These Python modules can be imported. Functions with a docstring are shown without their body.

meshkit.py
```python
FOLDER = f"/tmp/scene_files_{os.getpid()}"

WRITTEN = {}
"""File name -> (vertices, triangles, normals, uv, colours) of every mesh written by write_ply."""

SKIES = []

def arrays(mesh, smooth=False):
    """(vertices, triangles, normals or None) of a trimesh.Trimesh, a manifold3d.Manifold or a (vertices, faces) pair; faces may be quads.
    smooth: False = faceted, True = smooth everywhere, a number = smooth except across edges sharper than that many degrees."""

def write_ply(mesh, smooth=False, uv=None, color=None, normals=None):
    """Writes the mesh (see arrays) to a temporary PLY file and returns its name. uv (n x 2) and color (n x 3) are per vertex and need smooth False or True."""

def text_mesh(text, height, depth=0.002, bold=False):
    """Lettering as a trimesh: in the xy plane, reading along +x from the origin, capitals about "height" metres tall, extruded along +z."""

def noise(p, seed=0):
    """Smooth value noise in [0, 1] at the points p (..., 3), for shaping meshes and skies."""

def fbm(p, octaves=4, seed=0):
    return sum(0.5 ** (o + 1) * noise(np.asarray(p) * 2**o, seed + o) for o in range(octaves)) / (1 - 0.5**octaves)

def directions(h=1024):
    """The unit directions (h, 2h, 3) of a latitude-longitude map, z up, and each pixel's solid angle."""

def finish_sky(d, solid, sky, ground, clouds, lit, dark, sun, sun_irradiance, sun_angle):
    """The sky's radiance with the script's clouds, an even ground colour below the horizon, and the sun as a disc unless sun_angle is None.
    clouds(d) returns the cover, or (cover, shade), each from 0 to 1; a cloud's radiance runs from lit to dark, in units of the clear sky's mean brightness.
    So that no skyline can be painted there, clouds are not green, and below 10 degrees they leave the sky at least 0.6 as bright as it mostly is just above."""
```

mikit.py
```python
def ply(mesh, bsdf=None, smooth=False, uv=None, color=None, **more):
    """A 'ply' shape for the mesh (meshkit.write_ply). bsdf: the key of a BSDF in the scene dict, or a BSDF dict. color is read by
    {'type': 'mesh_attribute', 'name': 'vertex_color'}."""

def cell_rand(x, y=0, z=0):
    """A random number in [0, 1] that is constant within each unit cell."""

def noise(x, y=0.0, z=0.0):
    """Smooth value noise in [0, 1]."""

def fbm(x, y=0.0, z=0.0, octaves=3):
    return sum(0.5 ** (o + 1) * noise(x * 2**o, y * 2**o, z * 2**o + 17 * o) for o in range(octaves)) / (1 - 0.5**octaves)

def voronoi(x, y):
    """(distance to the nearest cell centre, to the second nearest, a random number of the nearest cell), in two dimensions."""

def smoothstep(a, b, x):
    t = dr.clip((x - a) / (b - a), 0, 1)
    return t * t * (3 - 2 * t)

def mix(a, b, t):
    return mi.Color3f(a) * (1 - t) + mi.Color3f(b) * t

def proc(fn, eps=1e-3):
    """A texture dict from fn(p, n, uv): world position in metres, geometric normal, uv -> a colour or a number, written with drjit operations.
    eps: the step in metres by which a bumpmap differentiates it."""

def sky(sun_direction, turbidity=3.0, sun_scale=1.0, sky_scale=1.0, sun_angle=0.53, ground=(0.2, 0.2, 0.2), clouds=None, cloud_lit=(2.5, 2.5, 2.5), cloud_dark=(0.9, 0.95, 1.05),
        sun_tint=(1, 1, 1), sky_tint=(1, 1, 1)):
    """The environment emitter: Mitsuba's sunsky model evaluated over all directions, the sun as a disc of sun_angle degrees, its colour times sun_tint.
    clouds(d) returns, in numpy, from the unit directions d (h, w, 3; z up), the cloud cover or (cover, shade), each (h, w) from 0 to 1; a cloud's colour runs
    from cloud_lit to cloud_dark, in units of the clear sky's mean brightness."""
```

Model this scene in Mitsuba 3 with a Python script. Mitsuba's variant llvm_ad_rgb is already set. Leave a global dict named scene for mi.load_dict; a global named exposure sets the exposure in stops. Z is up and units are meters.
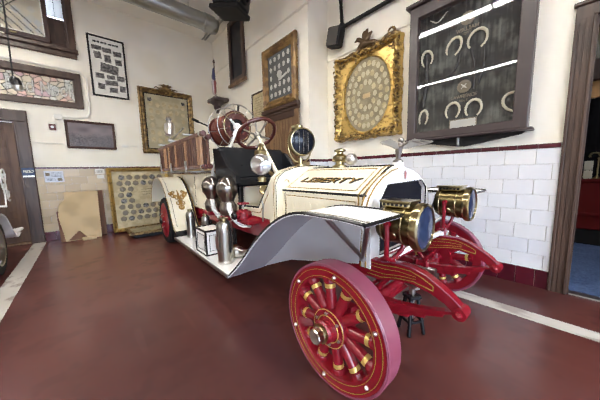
import math, random
import numpy as np, trimesh, mitsuba as mi, drjit as dr
import mikit, meshkit, manifold3d as m3
from shapely.geometry import Polygon, Point, box as sbox
from shapely import affinity
from mikit import noise, fbm, smoothstep, mix, cell_rand

random.seed(7); rng = np.random.default_rng(7)
scene, labels = {}, {}
T = mi.ScalarTransform4f
def lin(r, g, b):
    return [((c / 255) / 12.92 if c / 255 <= .04045 else ((c / 255 + .055) / 1.055) ** 2.4) for c in (r, g, b)]

# ------------------------------------------------------------------ camera, sky, lamps, exposure
_yaw, _pit, _rol, _F = math.radians(138.45), math.radians(-6.86), math.radians(-1.29), 240.0
CAM = np.array([8.05, -4.09, 1.5])
_f = np.array([math.cos(_pit) * math.cos(_yaw), math.cos(_pit) * math.sin(_yaw), math.sin(_pit)])
_r = np.cross(_f, [0, 0, 1]); _r /= np.linalg.norm(_r); _u = np.cross(_r, _f)
_u2 = -_r * math.sin(_rol) + _u * math.cos(_rol)
scene['camera'] = {'type': 'perspective', 'fov': math.degrees(2 * math.atan(300 / _F)), 'fov_axis': 'x', 'near_clip': 0.02, 'far_clip': 200.0,
                   'to_world': T().look_at(origin=CAM.tolist(), target=(CAM + _f).tolist(), up=_u2.tolist())}
scene['sky'] = mikit.sky([0.6, -0.5, 0.75], turbidity=4.0, sun_scale=0.0, sky_scale=17.0, ground=(0.25, 0.25, 0.28), sky_tint=(.90, 1.0, 1.16),
                         clouds=lambda d: (0.55 + 0.0 * d[..., 2], 0.25 + 0.0 * d[..., 2]), cloud_lit=(1.5, 1.6, 1.8), cloud_dark=(0.9, 0.95, 1.05))
TUBE = [13.0, 12.8, 12.3]       # radiance of the fluorescent tubes
LAMP2 = [7.0, 7.6, 9.0]         # the lamp of the next room
exposure = 1.72

# ------------------------------------------------------------------ materials
def mat(key, color, rough=0.5, metal=0.0, spec=0.5, **kw):
    c = color if isinstance(color, dict) else {'type': 'rgb', 'value': lin(*color)}
    d = {'type': 'principled', 'base_color': c, 'roughness': rough, 'metallic': metal, 'specular': spec, **kw}
    scene[key] = {'type': 'twosided', 'bsdf': d}
def var(c1, c2, s, lo=.35, hi=.65, sx=1, sy=1, sz=1):
    a, b = lin(*c1), lin(*c2)
    return mikit.proc(lambda p, n, uv: mix(a, b, smoothstep(lo, hi, fbm(p.x * s * sx, p.y * s * sy, p.z * s * sz))))
def bump(key, color, rough, fn, scale, eps=2e-3, **kw):
    c = color if isinstance(color, dict) else {'type': 'rgb', 'value': lin(*color)}
    scene[key] = {'type': 'twosided', 'bsdf': {'type': 'bumpmap', 'arbitrary': mikit.proc(fn, eps), 'scale': scale,
                  'bsdf': {'type': 'principled', 'base_color': c, 'roughness': rough, **kw}}}

mat('m_wall', var((234, 228, 212), (239, 234, 221), 1.3), .75, spec=.25)
mat('m_ceiling', (236, 232, 222), .8, spec=.2)
def _floor(p, n, uv):
    a = fbm(p.x * .55 + 3, p.y * .55, 0, 4); b = fbm(p.x * 5, p.y * 5, 3, 3)
    c = mix(lin(74, 40, 38), lin(92, 51, 46), smoothstep(.35, .65, a))
    c = mix(c, lin(62, 34, 34), smoothstep(.55, .75, b) * .3)
    scr = smoothstep(.72, .80, noise(p.x * 1.1 + 9, p.y * 14, 0)) * smoothstep(.5, .7, noise(p.x * 2, p.y * 2, 5))
    return mix(c, lin(100, 60, 56), scr * .12)
mat('m_floor', mikit.proc(_floor), mikit.proc(lambda p, n, uv: .16 + .20 * fbm(p.x * 2.2, p.y * 2.2, 1, 3)), spec=.6)
def _stripe(p, n, uv):
    w = fbm(p.x * 4, p.y * 9, 0, 4)
    return mix(lin(196, 190, 180), lin(146, 130, 120), smoothstep(.5, .75, w) * .8)
mat('m_stripe', mikit.proc(_stripe), .5)
for i, c in enumerate(((218, 218, 219), (215, 215, 217), (221, 220, 219))):
    mat(f'm_tile_white_{i}', c, .12, spec=.5)
for i, c in enumerate(((190, 168, 132), (182, 160, 124), (196, 175, 140))):
    mat(f'm_tile_tan_{i}', c, .18, spec=.5)
for i, c in enumerate(((74, 18, 30), (66, 16, 27))):
    mat(f'm_tile_maroon_{i}', c, .15, spec=.5)
mat('m_grout', (190, 186, 178), .9, spec=.1)
mat('m_wood_door', var((98, 70, 50), (80, 55, 38), 3, sx=6, sy=6, sz=.5), .4, spec=.4)
mat('m_wood_trim', var((78, 59, 49), (62, 46, 38), 3, sx=6, sy=6, sz=.6), .35, spec=.5)
mat('m_wood_case', (62, 51, 51), .35, spec=.5)
mat('m_wood_light', var((122, 92, 62), (98, 70, 46), 4, sx=5, sy=5, sz=.7), .4)
mat('m_wood_dark', (58, 36, 26), .35)
mat('m_rung_light', (164, 122, 86), .25, spec=.6, clearcoat=.8)
mat('m_rung_dark', (84, 52, 38), .25, spec=.6, clearcoat=.8)
mat('m_wood_ladder', var((112, 72, 50), (82, 48, 35), 6, sx=8, sy=8, sz=1), .25, spec=.6, clearcoat=.6, clearcoat_gloss=.9)
mat('m_cream', (238, 230, 205), .22, spec=.5, clearcoat=.7, clearcoat_gloss=.95)
mat('m_white_paint', (236, 235, 230), .2, spec=.5, clearcoat=.7, clearcoat_gloss=.95)
mat('m_fender_grey', (226, 226, 226), .22, spec=.5, clearcoat=.5, clearcoat_gloss=.9)
mat('m_shade_sheet', (142, 138, 142), .3, spec=.5)  # shade of the fender underside put into a flat grey
mat('m_apron', (192, 192, 194), .25, spec=.5)
mat('m_red', (128, 14, 30), .22, spec=.5, clearcoat=1.0, clearcoat_gloss=.95)
mat('m_faded_red', (176, 108, 104), .4)
mat('m_tire_red', (132, 66, 84), .2, spec=.6, clearcoat=.8, clearcoat_gloss=.85)
mat('m_gold', (222, 190, 112), .3, .6)
mat('m_gold_leaf', (158, 122, 58), .4, .4)
mat('m_black', (16, 16, 18), .22, spec=.5)
mat('m_black_matte', (24, 23, 23), .6, spec=.3)
mat('m_rubber', (24, 23, 23), .7, spec=.3)
mat('m_leather', (22, 24, 28), .3, spec=.5)
mat('m_brass', (172, 158, 118), .16, 1.0)
mat('m_brass_dark', (106, 94, 64), .25, 1.0)
mat('m_chrome', (214, 212, 208), .1, 1.0)
mat('m_nickel', (180, 178, 172), .24, 1.0)
mat('m_nickel_dark', (150, 144, 138), .12, 1.0)
mat('m_steel', (168, 168, 166), .35, 1.0)
mat('m_core', (8, 10, 24), .5, spec=.3)
mat('m_hose', (104, 50, 38), .6)
mat('m_rim_wood', (74, 26, 20), .2, spec=.6, clearcoat=.8, clearcoat_gloss=.95)
mat('m_lens', (46, 56, 80), .06, spec=.9)
mat('m_lens_dark', (16, 20, 30), .12, spec=.35)
def _gilt(p, n, uv):
    return mix(lin(196, 164, 96), lin(96, 70, 38), smoothstep(.5, .75, fbm(p.x * 22, p.y * 22, p.z * 22, 3)) * .7)
mat('m_gilt', mikit.proc(_gilt), .3, .75)
mat('m_gilt_dark', var((146, 120, 74), (84, 64, 40), 18), .4, .5)
mat('m_gilt_brown', var((134, 104, 62), (98, 72, 44), 9), .35, .3)
mat('m_bronze', (84, 66, 44), .4, .5)
mat('m_mount_grey', (84, 84, 82), .6)
mat('m_paper', (226, 224, 216), .7, spec=.2)
mat('m_paper_blue', (208, 214, 224), .6, spec=.2)
mat('m_paper_aged', var((190, 176, 142), (170, 154, 120), 9), .7, spec=.2)
mat('m_mount_olive', var((150, 140, 112), (132, 122, 98), 8), .6, spec=.2)
mat('m_mount_light', var((176, 166, 138), (160, 150, 122), 6), .5, spec=.3)
mat('m_mount_black', (40, 38, 38), .6)
mat('m_photo_grey', (112, 102, 86), .5)
mat('m_photo_dark', var((128, 124, 120), (46, 44, 44), 30), .5)
mat('m_photo_pale', (176, 174, 168), .5)
mat('m_oval_pale', (182, 172, 146), .55)
mat('m_oval_silver', (150, 146, 136), .35, .2)
def _pano(p, n, uv):
    h = smoothstep(2.42, 2.60, p.z + .12 * (noise(p.y * 9, p.z * 3, 0) - .5))
    d = mix(lin(44, 36, 38), lin(104, 92, 90), noise(p.y * 60, p.z * 60, 0))
    return mix(d, mix(lin(128, 112, 112), lin(84, 70, 72), noise(p.y * 5, p.z * 8, 4)), h)
mat('m_panorama', mikit.proc(_pano), .35)
def _fabric(p, n, uv):
    v = fbm(p.x * 34, 0, p.z * 2.5, 2) * .35 + .65 * fbm(p.x * 6, 1, p.z * 5, 4)
    return mix(lin(22, 23, 23), lin(92, 95, 90), smoothstep(.40, .85, v))
mat('m_case_cloth', mikit.proc(_fabric), .8)
mat('m_ivory', (198, 192, 174), .45)
mat('m_ribbon', (18, 17, 20), .5)
mat('m_ink', (34, 34, 36), .6)
mat('m_plastic_white', (226, 224, 216), .45)
mat('m_sign_blue', (40, 58, 92), .4)
mat('m_alarm', (92, 34, 30), .4)
mat('m_cardboard', var((196, 172, 134), (180, 156, 118), 2.5), .75, spec=.15)
mat('m_cardboard_dark', (116, 84, 66), .75, spec=.15)
mat('m_duct', (176, 178, 178), .3, 1.0)
mat('m_projector', (22, 23, 26), .35)
mat('m_speaker', (70, 66, 62), .7)
mat('m_carpet', mikit.proc(lambda p, n, uv: mix(lin(54, 68, 98), lin(88, 104, 134), noise(p.x * 60, p.y * 60, 0) * .6 + .4 * fbm(p.x * 4, p.y * 4, 1))), .95, spec=.05)
mat('m_red_cloth', (96, 28, 28), .8, spec=.1)
mat('m_curtain', (26, 25, 27), .9, spec=.05)
mat('m_tan_wall', (196, 150, 98), .8)
mat('m_flag_red', (140, 74, 72), .7); mat('m_flag_white', (196, 180, 178), .7); mat('m_flag_blue', (70, 70, 104), .7)
mat('m_lead', (66, 62, 58), .45, .4)
scene['m_glass'] = {'type': 'thindielectric', 'int_ior': 1.5}
for i, c in enumerate(((.80, .62, .54), (.80, .72, .60), (.80, .78, .72), (.76, .60, .60))):
    scene[f'm_stained_{i}'] = {'type': 'principledthin', 'base_color': {'type': 'rgb', 'value': list(c)}, 'roughness': .35, 'diff_trans': .9, 'spec_trans': .0, 'eta': 1.3}
scene['m_blind'] = {'type': 'principledthin', 'base_color': {'type': 'rgb', 'value': [.85, .84, .80]}, 'roughness': .6, 'diff_trans': 1.0, 'spec_trans': .0, 'eta': 1.3}
scene['m_letter_glass'] = {'type': 'principledthin', 'base_color': {'type': 'rgb', 'value': [.95, .95, .92]}, 'roughness': .4, 'diff_trans': 1.2, 'spec_trans': .0, 'eta': 1.3}
for i, c in enumerate(((.62, .57, .46), (.58, .56, .50), (.54, .55, .54))):
    scene[f'm_leaded_{i}'] = {'type': 'principledthin', 'base_color': {'type': 'rgb', 'value': list(c)}, 'roughness': .35, 'diff_trans': .55, 'spec_trans': .0, 'eta': 1.3}

# ------------------------------------------------------------------ mesh helpers
cat_ = trimesh.util.concatenate
def xf(m, M):
    m = m.copy(); m.apply_transform(M); return m
def cbox(lo, hi, b=0.004):
    lo, hi = np.array(lo, float), np.array(hi, float); c, h = (lo + hi) / 2, (hi - lo) / 2
    b = min(b, .45 * h.min()); v = []
    for s in np.ndindex(2, 2, 2):
        s = np.array(s) * 2 - 1
        for k in range(3):
            o = h - b; o[k] = h[k]; v.append(c + s * o)
    return trimesh.convex.convex_hull(np.array(v))
def bx(lo, hi):
    lo, hi = np.array(lo, float), np.array(hi, float)
    m = trimesh.creation.box(hi - lo); m.apply_translation((lo + hi) / 2); return m
def basis(d):
    d = np.asarray(d, float); d = d / np.linalg.norm(d)
    a = np.cross(d, [0, 0, 1.0] if abs(d[2]) < .9 else [1.0, 0, 0]); a /= np.linalg.norm(a)
    return d, a, np.cross(d, a)
def lathe(prof, p0=(0, 0, 0), d=(0, 0, 1), n=24):
    """prof: (radius, height along d) from bottom to top; a radius of 0 closes it."""
    w, a, b = basis(d); t = np.arange(n) * 2 * np.pi / n; prof = [(max(r, 1e-4), h) for r, h in prof]
    V = np.array([[np.array(p0) + w * h + r * (a * math.cos(x) + b * math.sin(x)) for x in t] for r, h in prof]).reshape(-1, 3)
    F = []
    for i in range(len(prof) - 1):
        for j in range(n):
            k = (j + 1) % n; F += [[i * n + j, i * n + k, (i + 1) * n + k], [i * n + j, (i + 1) * n + k, (i + 1) * n + j]]
    m = trimesh.Trimesh(V, F, process=False)
    if prof[0] == prof[-1]:                                # a closed ring profile has no end caps
        m = trimesh.Trimesh(V, F, process=False); m.merge_vertices(); trimesh.repair.fix_normals(m); return m
    cap = [[0, k + 1, k] for k in range(1, n - 1)]; o = (len(prof) - 1) * n
    cap += [[o, o + k, o + k + 1] for k in range(1, n - 1)]
    m = trimesh.Trimesh(V, np.vstack([F, cap]), process=False); trimesh.repair.fix_normals(m); return m
def cyl(p0, p1, r, r2=None, n=16):
    p0, p1 = np.array(p0, float), np.array(p1, float); L = np.linalg.norm(p1 - p0)
    return lathe([(r, 0), (r if r2 is None else r2, L)], p0, p1 - p0, n)
def tube(pts, r, n=8, closed=False):
    P = np.asarray(pts, float); N = len(P)
    if closed: t = np.roll(P, -1, 0) - np.roll(P, 1, 0)
    else: t = np.gradient(P, axis=0)
    t /= np.linalg.norm(t, axis=1, keepdims=True) + 1e-12
    _, a, _ = basis(t[0]); A = []
    for i in range(N):
        a = a - t[i] * (a @ t[i]); a /= np.linalg.norm(a) + 1e-12; A.append(a)
    A = np.array(A); B = np.cross(t, A); g = np.arange(n) * 2 * np.pi / n; R = np.broadcast_to(r, (N,))
    V = (P[:, None] + R[:, None, None] * (np.cos(g)[None, :, None] * A[:, None] + np.sin(g)[None, :, None] * B[:, None])).reshape(-1, 3)
    F = []
    for i in range(N if closed else N - 1):
        for j in range(n):
            k = (j + 1) % n; q = (i + 1) % N; F += [[i * n + j, i * n + k, q * n + k], [i * n + j, q * n + k, q * n + j]]
    if not closed:
        F += [[0, k + 1, k] for k in range(1, n - 1)]; o = (N - 1) * n; F += [[o, o + k, o + k + 1] for k in range(1, n - 1)]
    m = trimesh.Trimesh(V, F, process=False); trimesh.repair.fix_normals(m); return m
def spline(pts, n=8):
    P = np.asarray(pts, float); Q = np.vstack([2 * P[0] - P[1], P, 2 * P[-1] - P[-2]]); out = []
    for i in range(1, len(Q) - 2):
        for t in np.arange(n) / n:
            a, b, c, d = Q[i - 1:i + 3]
            out.append(.5 * (2 * b + (c - a) * t + (2 * a - 5 * b + 4 * c - d) * t * t + (3 * b - a - 3 * c + d) * t ** 3))
    return np.array(out + [P[-1]])
def prism(poly, h0, h1, o=(0, 0, 0), u=(1, 0, 0), v=(0, 1, 0), n=(0, 0, 1)):
    poly = poly if hasattr(poly, 'exterior') or hasattr(poly, 'geoms') else Polygon(poly)
    m = cat_([trimesh.creation.extrude_polygon(g, h1 - h0, engine='earcut') for g in getattr(poly, 'geoms', [poly])])
    m.apply_translation([0, 0, h0]); return onto(m, o, u, v, n)
def onto(m, o, u, v, n):
    M = np.eye(4); M[:3, 0], M[:3, 1], M[:3, 2], M[:3, 3] = u, v, n, o; m = xf(m, M)
    return m
def sheet(prof, y0, y1, th, off=0.0):
    """A bent plate: profile (x, z) points swept across y, thickness th downwards."""
    P = np.asarray(prof, float); t = np.gradient(P, axis=0); t /= np.linalg.norm(t, axis=1, keepdims=True)
    nrm = np.stack([-t[:, 1], t[:, 0]], 1); nrm *= np.sign(nrm[:, 1:2] + 1e-9)
    A = P + nrm * off; B = A - nrm * th
    ring = np.vstack([A, B[::-1]]); n = len(ring)
    V = np.vstack([np.c_[ring[:, 0], np.full(n, y0), ring[:, 1]], np.c_[ring[:, 0], np.full(n, y1), ring[:, 1]]])
    F = []
    for i in range(n):
        k = (i + 1) % n; F += [[i, k, n + k], [i, n + k, n + i]]
    m_ = len(P)
    for i in range(m_ - 1):
        a, b, c, d = i, i + 1, n - 2 - i, n - 1 - i
        F += [[a, c, b], [a, d, c], [n + a, n + b, n + c], [n + a, n + c, n + d]]
    m = trimesh.Trimesh(V, F, process=False); trimesh.repair.fix_normals(m); return m
def hull(spheres, k=1):
    pts = []
    for c, r in spheres:
        s = trimesh.creation.icosphere(k, r); pts.append(s.vertices + np.array(c))
    return trimesh.convex.convex_hull(np.vstack(pts))
def frame_ring(w, h, prof):
    """Mitred picture frame around a w x h outer rectangle; prof: (inset, depth) pairs from the outer back to the inner back edge."""
    V, n = [], len(prof)
    for sx, sy in ((-1, -1), (1, -1), (1, 1), (-1, 1)):
        for i, d in prof: V.append([sx * (w / 2 - i), sy * (h / 2 - i), d])
    F = []
    for c in range(4):
        e = (c + 1) % 4
        for i in range(n):
            k = (i + 1) % n; F += [[c * n + i, e * n + i, e * n + k], [c * n + i, e * n + k, c * n + k]]
    m = trimesh.Trimesh(V, F, process=False); trimesh.repair.fix_normals(m); return m

# ------------------------------------------------------------------ scene entries
def free(key):
    used = lambda k: k in scene or k in labels
    if not used(key): return key
    i = 1
    while used(f'{key}_{i:03d}'): i += 1
    return f'{key}_{i:03d}'
def thing(name, label, cat, group=None):
    k = free(name); labels[k] = {'label': label, 'category': cat}
    if group: labels[k]['group'] = group
    return k
def pieces(mesh):
    """The mesh's separate pieces (those whose boxes touch stay together)."""
    q = mesh.copy(); q.merge_vertices(); cc = trimesh.graph.connected_components(q.edges_unique, nodes=np.arange(len(q.vertices)))
    if len(cc) < 2: return [mesh]
    bb = [(q.vertices[c].min(0) - .004, q.vertices[c].max(0) + .004) for c in cc]; par = list(range(len(cc)))
    def root(i):
        while par[i] != i: i = par[i]
        return i
    for i in range(len(cc)):
        for j in range(i):
            if (bb[i][0] <= bb[j][1]).all() and (bb[j][0] <= bb[i][1]).all(): par[root(i)] = root(j)
    own = np.zeros(len(q.vertices), int)
    for i, c in enumerate(cc): own[c] = root(i)
    ids = sorted(set(own)); face = own[q.faces[:, 0]]
    if not 2 <= len(ids) <= 14: return [mesh]
    return [q.submesh([np.nonzero(face == i)[0]], append=True) for i in ids]
def add(parent, name, mesh, m, smooth=30, label=None, cat=None, group=None, kind=None, **more):
    if parent and kind is None and not isinstance(mesh, dict) and len(ps := pieces(mesh)) > 1:
        ks = [add(parent, name, p, m, smooth, label if i == 0 else None, kind='', **more) for i, p in enumerate(ps)]
        return ks[0]
    k = free(f'{parent}__{name}' if parent else name)
    if isinstance(mesh, dict): scene[k] = {**mesh, 'bsdf': {'type': 'ref', 'id': m}, **more}
    else: scene[k] = mikit.ply(mesh, m, smooth, **more)
    lab = {a: b for a, b in (('label', label), ('category', cat), ('group', group), ('kind', kind)) if b}
    if lab: labels[k] = lab
    return k
def struct(name, mesh, m, smooth=False, parent=None, label=None):
    return add(parent, name, mesh, m, smooth, label=label, kind=None if parent else 'structure')
BACK = dict(u=(0, 1, 0), v=(0, 0, 1), n=(1, 0, 0))         # hangs on the back wall
RIGHT = dict(u=(1, 0, 0), v=(0, 0, 1), n=(0, -1, 0))       # hangs on the right wall

# ------------------------------------------------------------------ room shell
HC, JX, JY, YL, XF = 5.68, 4.42, -0.57, -11.0, 13.0
struct('floor', bx([-.4, YL - .3, -.2], [XF, .0, 0]), 'm_floor')
struct('ceiling', bx([-.4, YL - .3, HC], [XF + .3, .3, HC + .2]), 'm_ceiling')
WOP = [(-5.06, -4.02, 4.48, 5.66), (-9.0, -4.04, 3.20, 3.78), (-6.6, -5.14, 0.0, 2.70)]   # openings of the back wall: window, transom, door
wb = sbox(YL - .3, 0, .3, HC)
for a, b, c, d in WOP: wb = wb.difference(sbox(a if a > -8 else -7.0, c, b, min(d, HC)))
struct('wall_back', prism(wb, -.3, 0, **BACK, o=(0, 0, 0)), 'm_wall')
wr = sbox(JX, 0, XF, HC).difference(sbox(8.11, -.1, 9.35, 3.02))
struct('wall_right', prism(wr, -.28, 0, o=(0, 0, 0), **RIGHT), 'm_wall')
struct('wall_right_bay', cat_([bx([0, JY, 0], [JX, .28, HC]), cbox([0, JY - .05, 4.70], [JX + .05, JY + .02, HC - .001], .01)]), 'm_wall')
struct('wall_left', bx([-.4, YL - .3, 0], [XF, YL, HC]), 'm_wall')
wf = sbox(YL - .3, 0, .3, HC)
for a in (-10.4, -6.9, -3.4): wf = wf.difference(sbox(a, -.1, a + 2.9, 3.9))
struct('wall_front', prism(wf, 0, .3, o=(XF, 0, 0), **BACK), 'm_wall')
for a in (-10.4, -6.9, -3.4):                                # glazed bay doors behind the camera
    k = struct('door_bay', cat_([cbox([XF + .1, a + x, 0], [XF + .16, a + x + .1, 3.9]) for x in (0, .7, 1.4, 2.1, 2.8)]
               + [cbox([XF + .1, a, z], [XF + .16, a + 2.9, z + .1]) for z in (0, .95, 1.9, 2.85, 3.8)]), 'm_wood_trim')
struct('moulding_right', cbox([JX, -.03, 3.77], [8.0, .0, 3.83], .01), 'm_wall')

def tiles(holder, o, u, n, L, z0, z1, rows, w, mats, name='tile', gap=.006, bev=.003, th=.012, stagger=True, skip=()):
    """One brick-bonded field of glazed tiles, each tile an entry of its own; o: the wall's foot, u along it, n out of it."""
    o, u, n = map(np.array, (o, u, n)); h = (z1 - z0) / rows; cache = {}
    for i in range(rows):
        s = -w / 2 if (stagger and i % 2) else 0.0
        while s < L - .02:
            a, b = max(s, 0), min(s + w, L)
            if b - a > .03 and not any(a0 < (a + b) / 2 < b0 and c0 < z0 + (i + .5) * h < c1 for a0, b0, c0, c1 in skip):
                kk = round(b - a, 4)
                if kk not in cache:
                    t = cbox([gap / 2, 0, gap / 2], [b - a - gap / 2, h - gap / 2, th], bev)   # width, height, out
                    M = np.eye(4); M[:3, 0], M[:3, 1], M[:3, 2] = u, [0, 0, 1], n
                    cache[kk] = mikit.ply(xf(t, M), None, False)
                P = o + u * a + np.array([0, 0, z0 + i * h]) + n * (.001 + .0012 * random.random())
                add(holder, name, cache[kk], random.choice(mats), to_world=T().translate(P.tolist()))
            s += w
W3, T3, M2 = [f'm_tile_white_{i}' for i in range(3)], [f'm_tile_tan_{i}' for i in range(3)], ['m_tile_maroon_0', 'm_tile_maroon_1']
k = struct('wainscot_right', bx([JX, -.012, 0], [7.96, -.0005, 1.76]), 'm_grout')
tiles(k, (JX, -.012, 0), (1, 0, 0), (0, -1, 0), 7.96 - JX, .225, 1.705, 8, .29, W3)
tiles(k, (JX, -.012, 0), (1, 0, 0), (0, -1, 0), 7.96 - JX, 1.705, 1.758, 1, .186, M2, 'trim_tile', stagger=False, th=.02, bev=.008)
tiles(k, (JX, -.012, 0), (1, 0, 0), (0, -1, 0), 7.96 - JX, .0, .225, 1, .18, M2, 'base_tile', stagger=False, th=.02, bev=.006)
k = struct('wainscot_bay', cat_([bx([0, JY - .012, 0], [JX, JY - .0005, 1.75]), bx([JX + .0005, JY - .012, 0], [JX + .012, -.013, 1.75])]), 'm_grout')
tiles(k, (0, JY - .012, 0), (1, 0, 0), (0, -1, 0), JX + .012, .225, 1.695, 8, .29, T3)
tiles(k, (0, JY - .012, 0), (1, 0, 0), (0, -1, 0), JX + .012, 1.695, 1.745, 1, .186, M2, 'trim_tile', stagger=False, th=.02, bev=.008)
tiles(k, (0, JY - .012, 0), (1, 0, 0), (0, -1, 0), JX + .012, .0, .225, 1, .18, M2, 'base_tile', stagger=False, th=.02, bev=.006)
tiles(k, (JX + .012, JY - .01, 0), (0, 1, 0), (1, 0, 0), .54, .225, 1.695, 8, .29, W3)
tiles(k, (JX + .012, JY - .01, 0), (0, 1, 0), (1, 0, 0), .54, 1.695, 1.745, 1, .186, M2, 'trim_tile', stagger=False, th=.02, bev=.008)
k = struct('wainscot_back', bx([.0005, -4.92, 0], [.012, JY - .012, 1.725]), 'm_grout')
tiles(k, (.012, -4.92, 0), (0, 1, 0), (1, 0, 0), 4.33, .22, 1.68, 8, .29, T3)
tiles(k, (.012, -4.92, 0), (0, 1, 0), (1, 0, 0), 4.33, 1.68, 1.725, 1, .186, M2, 'trim_tile', stagger=False, th=.02, bev=.008)
tiles(k, (.012, -4.92, 0), (0, 1, 0), (1, 0, 0), 4.33, .0, .22, 1, .18, M2, 'base_tile', stagger=False, th=.02, bev=.006)

# painted lines on the concrete
add(None, 'floor_line', bx([-.0, -5.11, 0], [9.5, -4.90, .002]), 'm_stripe', False, label='wide worn cream line painted on the floor at the left, running up to the door', cat='floor line')
add(None, 'floor_line', bx([5.2, -.97, 0], [12.0, -.79, .002]), 'm_stripe', False, label='narrow pale line painted on the floor along the tiled wall at the right', cat='floor line')

# ------------------------------------------------------------------ doors, transom and upper window of the back wall
def board_grid(k, name, y0, y1, zs, x0, x1, m):
    for a, b in zip(zs[:-1], zs[1:]): add(k, name, cbox([x0, y0, a + .02], [x1, y1, b - .02], .012), m, False)
k = struct('door_back', cbox([-.14, -6.6, .04], [-.10, -5.14, 2.68], .004), 'm_wood_door')
for y in (-6.6, -5.96, -5.30): struct('stile', cbox([-.10, y, .04], [-.07, y + .15, 2.68]), 'm_wood_door', parent=k)
for z in (.04, .60, 1.12, 1.64, 2.16, 2.54): struct('rail', cbox([-.10, -6.45, z], [-.075, -5.30, z + .14]), 'm_wood_door', parent=k)
for y0, y1 in ((-6.45, -5.96), (-5.81, -5.30)): board_grid(k, 'panel', y0, y1, [.18, .60], -.10, -.085, 'm_wood_door'); board_grid(k, 'panel', y0, y1, [.74, 1.12], -.10, -.085, 'm_wood_door'); board_grid(k, 'panel', y0, y1, [1.26, 1.64], -.10, -.085, 'm_wood_door'); board_grid(k, 'panel', y0, y1, [1.78, 2.16], -.10, -.085, 'm_wood_door')
struct('threshold', cbox([-.14, -6.6, 0], [.03, -5.14, .04], .01), 'm_wood_light', parent=k)
k = struct('trim_door_back', cat_([cbox([0, -5.14, 0], [.05, -4.92, 2.70], .01), cbox([0, -6.9, 2.70], [.05, -4.92, 2.94], .01), cbox([0, -6.82, 0], [.05, -6.6, 2.70], .01)]), 'm_wood_trim')
struct('bead', cat_([cbox([.05, -5.13, 0], [.062, -5.10, 2.7], .004), cbox([.05, -4.96, 0], [.062, -4.93, 2.93], .004)]), 'm_wood_trim', parent=k)
k = struct('window_transom', cat_([cbox([-.02, -7.0, 3.77], [.05, -3.95, 3.92], .012), cbox([-.02, -7.0, 3.11], [.05, -3.95, 3.23], .012), cbox([-.02, -4.07, 3.12], [.051, -3.95, 3.91], .012)]), 'm_wood_trim')
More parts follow.
